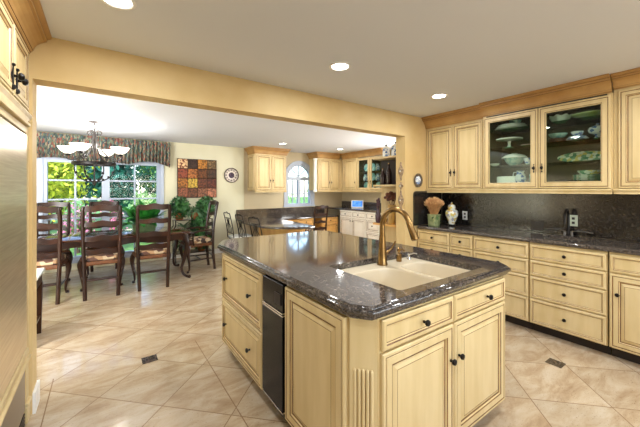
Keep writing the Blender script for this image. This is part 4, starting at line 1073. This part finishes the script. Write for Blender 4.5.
# wrought iron chairs
def iron_chair(label, loc, rz, first=None):
    if first: return dup(first, loc, rz, label)
    t = thing('iron_chair', label, 'chair', loc, rz, 'wrought iron chairs at the granite peninsula')
    mb = MB()
    for s_ in (-1, 1): mb.tube(spline([(s_*.18, -.20, .45), (s_*.175, -.23, .70), (s_*.18, -.28, .92)], 4), .009, 7)
    mb.tube(spline([(-.18, -.28, .92), (-.15, -.285, .955), (-.06, -.285, .95), (0, -.285, .975), (.06, -.285, .95), (.15, -.285, .955), (.18, -.28, .92)], 4), .009, 7)
    mb.tube([(-.175, -.215, .56), (.175, -.215, .56)], .007, 6)
    mb.tube([(-.178, -.265, .86), (.178, -.265, .86)], .006, 6)
    mb.build('back_frame', 'iron', t)
    mb = MB()
    for x in (-.09, -.03, .03, .09): mb.tube(spline([(x, -.215, .56), (x*1.4, -.235, .66), (x*.5, -.25, .76), (x, -.265, .86)], 4), .006, 6)
    mb.build('back_scrolls', 'iron', t)
    mb = MB(); sq_ = rrect(-.20, .20, -.20, .20, .05, 4)
    mb.loft([[(x, y, z) for x, y in offset_poly(sq_, i)] for i, z in ((.012, .452), (0, .462), (0, .485), (.02, .50))]).build('seat_cushion', 'chinaw', t)
    MB().loft([[(x, y, z) for x, y in offset_poly(sq_, .004)] for z in (.438, .4515)]).build('seat_frame', 'iron', t)
    for sx, sy in ((-1, -1), (1, -1), (-1, 1), (1, 1)): MB().tube(spline([(sx*.17, sy*.17, .44), (sx*.175, sy*.18, .25), (sx*.19, sy*.21, 0.006)], 3), .009, 7).build('leg', 'iron', t)
    return t
ic = iron_chair('black wrought iron chair nearest the far wall, beside the wall clock', (2.25, 5.93, 0), -90)
iron_chair('black wrought iron chair between the other two at the granite peninsula', (2.25, 5.28, 0), -90, ic)
iron_chair('black wrought iron chair nearest the island at the granite peninsula', (2.24, 4.62, 0), -86, ic)

# valance over the dining window
mb = MB(); N = 180; rows = 12; G = []
x0, x1 = -1.02, 1.10
for j in range(rows+1):
    v_ = j/rows; ring = []
    for i in range(N+1):
        u = i/N; x = x0+(x1-x0)*u
        zt = 2.35; zb = 1.89+.04*abs(sin(u*pi*3.0))-.05*max(0, (u-.86)/.14)+.02*sin(u*9)
        z = zt+(zb-zt)*v_
        amp = .016+.022*v_; y = 6.76-.012-.03*sin(v_*pi)*(1 if v_ < .3 else .9)+amp*sin(u*2*pi*34+1.3*sin(u*21)+v_*1.2)*(.4 if abs(v_-.15) < .06 else 1)
        ring.append((x, y, z))
    G.append(ring)
nv = N+1
fr = [p for r_ in G for p in r_]; bk = [(x, y+.006, z) for x, y, z in fr]
fs = []
for j in range(rows):
    for i in range(N):
        a = j*nv+i; fs.append((a, a+nv, a+nv+1, a+1)); o_ = len(fr); fs.append((o_+a, o_+a+1, o_+a+nv+1, o_+a+nv))
mb.add(fr+bk, fs)
t = thing('valance', 'gathered floral fabric valance above the dining room window', 'valance', (0, 0, 0))
mb.build('fabric', 'valance', t, True, ang=80)
mb = MB().tube([(x0-.01, 6.80, 2.30), (x1+.01, 6.80, 2.30)], .012, 8)
for x in (x0+.02, x1-.02): mb.box(x-.01, x+.01, 6.80, 6.879, 2.29, 2.31)
mb.build('rod', 'iron', t)
mb = MB()
for x in (x0, x1): mb.box(x-.003, x+.003, 6.775, 6.878, 1.90, 2.34)
mb.build('side_return', 'valance', t, False)

# wall art
t = thing('wall_art', 'square artwork of sixteen brown and gold textured tiles on the far wall', 'artwork', (1.247, 6.879, 1.235))
MB().rbox(0, .80, -.03, 0, 0, .82, .004).build('backing', 'wood', t)
cols = [[(150, 84, 56), (120, 70, 44), (150, 96, 70), (190, 120, 90)], [(176, 110, 40), (214, 176, 70), (110, 56, 34), (104, 48, 34)],
        [(140, 66, 44), (184, 112, 56), (110, 62, 28), (78, 50, 34)], [(112, 50, 34), (64, 40, 32), (196, 130, 50), (134, 104, 66)]]
for r_ in range(4):
    for q in range(4):
        c1 = cols[r_][q]; c2 = (236, 200, 150) if (r_, q) == (3, 0) else tuple(int(v*.55) for v in c1)
        m = mat('art_tile', c1, .4, var=c2, scale=34 if (r_, q) != (3, 0) else 22, contrast=(.42, .58), bump=.4)
        MB().rbox(.01+.198*q, .01+.198*q+.188, -.040, -.031, .012+.203*r_, .012+.203*r_+.190, .004).build('tile', m, t)
# clock
t = thing('wall_clock', 'round wall clock with a cream dial and dark numerals on the far wall', 'clock', (2.385, 6.879, 1.735))
MB().lathe([(.16, 0), (.168, .012), (.168, .026), (.158, .032), (.150, .026), (.150, .012)], 36, axis='-y').build('rim', mat('clock_rim', (70, 52, 56), .4), t)
MB().lathe([(.151, .010), (.151, .014), (.001, .014)], 36, axis='-y').build('dial', mat('clock_dial', (226, 214, 204), .5), t)
mb = MB()
for k in range(12):
    a = k*pi/6; rad = Vector((sin(a), 0, cos(a))); tg = Vector((cos(a), 0, -sin(a)))
    for off in ((-.012, 0, .012) if k % 3 else (-.016, -.005, .006, .017)):
        p0 = rad*.10+tg*off; p1 = rad*.137+tg*off; v = []
        for y in (-.0165, -.0142):
            for q in (p0-tg*.0032, p0+tg*.0032, p1+tg*.0032, p1-tg*.0032): v.append((q.x, y, q.z))
        mb.add(v, [(0, 1, 2, 3), (7, 6, 5, 4), (0, 4, 5, 1), (1, 5, 6, 2), (2, 6, 7, 3), (3, 7, 4, 0)])
mb.build('numerals', 'iron', t, False)
MT['clockc'] = mat('clock_medallion', (90, 66, 90), .5, var=(60, 44, 66), scale=40)
MB().lathe([(.065, .0145), (.062, .017), (.001, .017)], 28, axis='-y').build('medallion', 'clockc', t)
for nm, a, L_ in (('hour_hand', R(10), .075), ('minute_hand', R(118), .11)):
    d = Vector((sin(a), 0, cos(a))); MB().tube([Vector((0, -.020, 0))-d*.015, Vector((0, -.020, 0))+d*L_], [.005, .003], 6).build(nm, 'iron', t)

# ------------------------------------------------------------------ chandelier
CX_, CY_ = -.10, 5.45
t = thing('chandelier', 'wrought iron chandelier with upturned white glass bowls over the dining table', 'chandelier', (CX_, CY_, CZ))
def Zc(z): return z-CZ
MB().lathe([(.001, 0), (.07, -.001), (.07, -.012), (.045, -.025), (.012, -.03), (.010, -.05), (.001, -.052)], 20).build('canopy', 'iron2', t)
mb = MB()
for k, z in enumerate((2.33, 2.30, 2.27)):
    p = [(.014*cos(a) if k % 2 else 0, 0 if k % 2 else .014*cos(a), Zc(z)-.012+.022*sin(a)) for a in lerp(0, 2*pi, 13)]
    mb.tube(p, .004, 6)
mb.build('chain', 'iron2', t)
mb = MB().lathe([(.008, Zc(2.25)), (.02, Zc(2.22)), (.012, Zc(2.18)), (.016, Zc(2.10)), (.026, Zc(2.0)), (.014, Zc(1.92)), (.02, Zc(1.86)), (.010, Zc(1.80)), (.008, Zc(1.55)), (.02, Zc(1.53)), (.028, Zc(1.50)), (.012, Zc(1.47)), (.004, Zc(1.455))], 14)
mb.build('column', 'iron2', t)
PH = [R(-115+90*k) for k in range(4)]       # towards the viewer first
for k, a in enumerate(PH):
    c_, s_ = cos(a), sin(a)
    def P3(r_, z): return (c_*r_, s_*r_, Zc(z))
    mb = MB().tube([P3(*q) for q in ((.012, 2.22), (.05, 2.245), (.085, 2.235), (.095, 2.205), (.075, 2.19), (.06, 2.205))], .007, 7)
    mb.tube(spline([P3(*q) for q in ((.015, 2.20), (.03, 2.10), (.07, 2.01), (.15, 1.90), (.25, 1.835), (.32, 1.835), (.36, 1.87), (.35, 1.91), (.32, 1.90))], 4), .009, 8)
    mb.tube(spline([P3(*q) for q in ((.25, 1.78), (.27, 1.84), (.23, 1.88), (.18, 1.86), (.20, 1.83))], 4), .006, 7)
    mb.build('scroll_arm', 'iron2', t)
    MB().lathe([(.02, Zc(1.885)), (.035, Zc(1.90)), (.03, Zc(1.915)), (.012, Zc(1.92))], 14, (c_*.335, s_*.335, 0)).build('bowl_cup', 'iron', t)
    prof = [(.035, Zc(1.921)), (.065, Zc(1.938)), (.095, Zc(1.968)), (.112, Zc(1.998)), (.122, Zc(2.012)), (.116, Zc(2.012)), (.106, Zc(1.996)), (.090, Zc(1.97)), (.062, Zc(1.944)), (.001, Zc(1.932))]
    b = MB().lathe(prof, 24, (c_*.335, s_*.335, 0)).build('glass_bowl', 'opal', t)
    light('bulb', 'POINT', (c_*.335, s_*.335, Zc(2.06)), (0, 0, 0), BOWL_W, (1, .97, .93), t, shadow_soft_size=.05)
    mb = MB().tube(spline([P3(*q) for q in ((.25, 1.77), (.255, 1.68), (.20, 1.585), (.10, 1.53), (.01, 1.515))], 5), .008, 7)
    for q in ((.235, 1.64), (.18, 1.57), (.11, 1.535)):
        x, y, z = P3(*q); mb.ball((x, y, z+.012), .017, 8, sz=1.3)
    mb.build('lower_scroll', 'iron', t)
prof = [(.245, Zc(1.755)), (.258, Zc(1.755)), (.262, Zc(1.775)), (.258, Zc(1.795)), (.245, Zc(1.795)), (.243, Zc(1.775))]
mb = MB(); mb.loft([[((r_)*cos(a), (r_)*sin(a), z) for r_, z in prof] for a in lerp(0, 2*pi, 41)], 0, False, False); mb.build('ring_band', 'iron', t)

# ------------------------------------------------------------------ recessed ceiling lights
def can(x, y, label):
    t = thing('recessed_light', label, 'ceiling light', (x, y, CZ), 0, 'recessed ceiling lights')
    mb = MB(); mb.loft([[(r_*cos(a), r_*sin(a), z) for r_, z in ((.085, -.0005), (.085, -.006), (.072, -.010), (.064, -.006), (.064, -.0005))] for a in lerp(0, 2*pi, 33)], 0, False, False)
    mb.build('trim_ring', 'white', t)
    MB().lathe([(.063, -.001), (.063, -.004), (.05, -.007), (.001, -.009)], 24).build('lens', 'lamp', t)
    light('bulb', 'AREA', (0, 0, -.014), (0, 0, 0), CAN_W, (.95, .985, 1), t, shape='DISK', size=.13)
for y, row in ((1.89, 'in the row nearest the header'), (.2, 'in the row over the viewer'), (-1.4, 'in the row behind the viewer')):
    for x, pos in ((.06, 'left'), (1.53, 'middle'), (2.85, 'right')):
        can(x, y, f'round recessed ceiling light, {pos} one {row}')
can(3.09, 5.74, 'round recessed ceiling light in front of the left far cabinet')
can(4.63, 5.72, 'round recessed ceiling light in front of the right far cabinet')

# ------------------------------------------------------------------ garden seen through the windows
o = MB().box(-40, 50, 9.2, 60, -.35, -.2).build('lawn', 'grass', None, False); o['kind'] = 'structure'
o = MB().box(-10, 15, 7.14, 9.2, -.35, -.18).build('patio', 'stone', None, False); o['kind'] = 'structure'
LF = {}
for nm, a, b in (('yellow', (206, 214, 60), (136, 164, 40)), ('teal', (40, 122, 100), (14, 62, 54)), ('mid', (112, 158, 74), (52, 104, 54)), ('pale', (176, 206, 130), (90, 146, 84)), ('pink', (226, 110, 160), (236, 170, 196))):
    LF[nm] = mat('foliage_'+nm, a, .6, var=b, scale=2.2, detail=6)
def bush(name, label, cat, x, y, r, h, lf, n_, size, trunk=0, second=None, seed=0):
    t = thing(name, label, cat, (x, y, -.2), 0); rn = random.Random(seed); mb = MB()
    k = 7
    cs = [(0, 0, trunk+h*.5, 1)]+[(rn.uniform(-.45, .45)*r, rn.uniform(-.45, .45)*r, trunk+h*rn.uniform(.3, .8), rn.uniform(.4, .6)) for _ in range(k)]
    for cx, cy, cz, q in cs: cloud(mb, (cx, cy, cz), (r*q, r*q, h*.5*q), n_//(k+1), size, 2 if second else None, .5, rn)
    mb.build('foliage', [LF[lf]]+([LF[second]] if second else []), t, False)
    b = MB().tube([(0, 0, 0), (.03, .02, trunk+h*.6)], [.05+.02*trunk, .02], 7)
    for q in range(5): b.tube([(0, 0, trunk*.8+.1), (r*.5*cos(q*1.3), r*.5*sin(q*1.3), trunk+h*.55)], [.025, .01], 5)
    b.build('trunk', 'bark', t)
bush('shrub', 'bright yellow green shrub seen through the left window panes', 'shrub', -1.25, 11.2, 1.2, 3.0, 'yellow', 6000, .085, .4, None, 1)
bush('shrub', 'pink azalea in bloom below the yellow shrub outside the window', 'shrub', -.52, 9.9, .45, 1.35, 'pink', 1700, .045, 0, 'mid', 2)
bush('shrub', 'pink azalea outside the middle of the dining window', 'shrub', .22, 9.9, .38, 1.35, 'mid', 1500, .045, 0, 'pink', 3)
bush('shrub', 'pale green ornamental shrub outside the right casement', 'shrub', 1.12, 10.6, .5, 1.5, 'pale', 1800, .06, .1, None, 4)
bush('tree', 'dark blue green tree behind the azaleas in the garden', 'tree', .15, 14.2, 1.45, 4.2, 'teal', 6500, .13, .6, None, 5)
bush('tree', 'blue green tree at the right of the dining window view', 'tree', 2.55, 13.4, 1.15, 3.8, 'teal', 5200, .11, .6, 'mid', 6)
bush('tree', 'leafy green tree far left in the garden', 'tree', -3.0, 14.4, 1.6, 4.0, 'mid', 5200, .12, .8, None, 7)
bush('shrub', 'low pale shrub at the far left of the dining window', 'shrub', -1.6, 9.6, .5, .9, 'pale', 1300, .05, 0, 'mid', 8)
bush('tree', 'pale green tree outside the arched kitchen window', 'tree', 7.0, 13.5, 1.1, 1.7, 'pale', 1500, .08, .2, None, 9)
bush('tree', 'slim tree at the right in the arched window view', 'tree', 9.7, 14.2, 1.0, 2.6, 'pale', 1500, .09, .3, None, 10)
bush('tree', 'tall hedge tree closing the garden behind the blue green tree', 'tree', -1.5, 18.2, 2.4, 5.5, 'mid', 6500, .17, .5, 'teal', 11)
bush('tree', 'tall hedge tree at the right end of the garden behind', 'tree', 3.6, 18.0, 2.4, 5.2, 'teal', 6500, .17, .5, 'mid', 12)
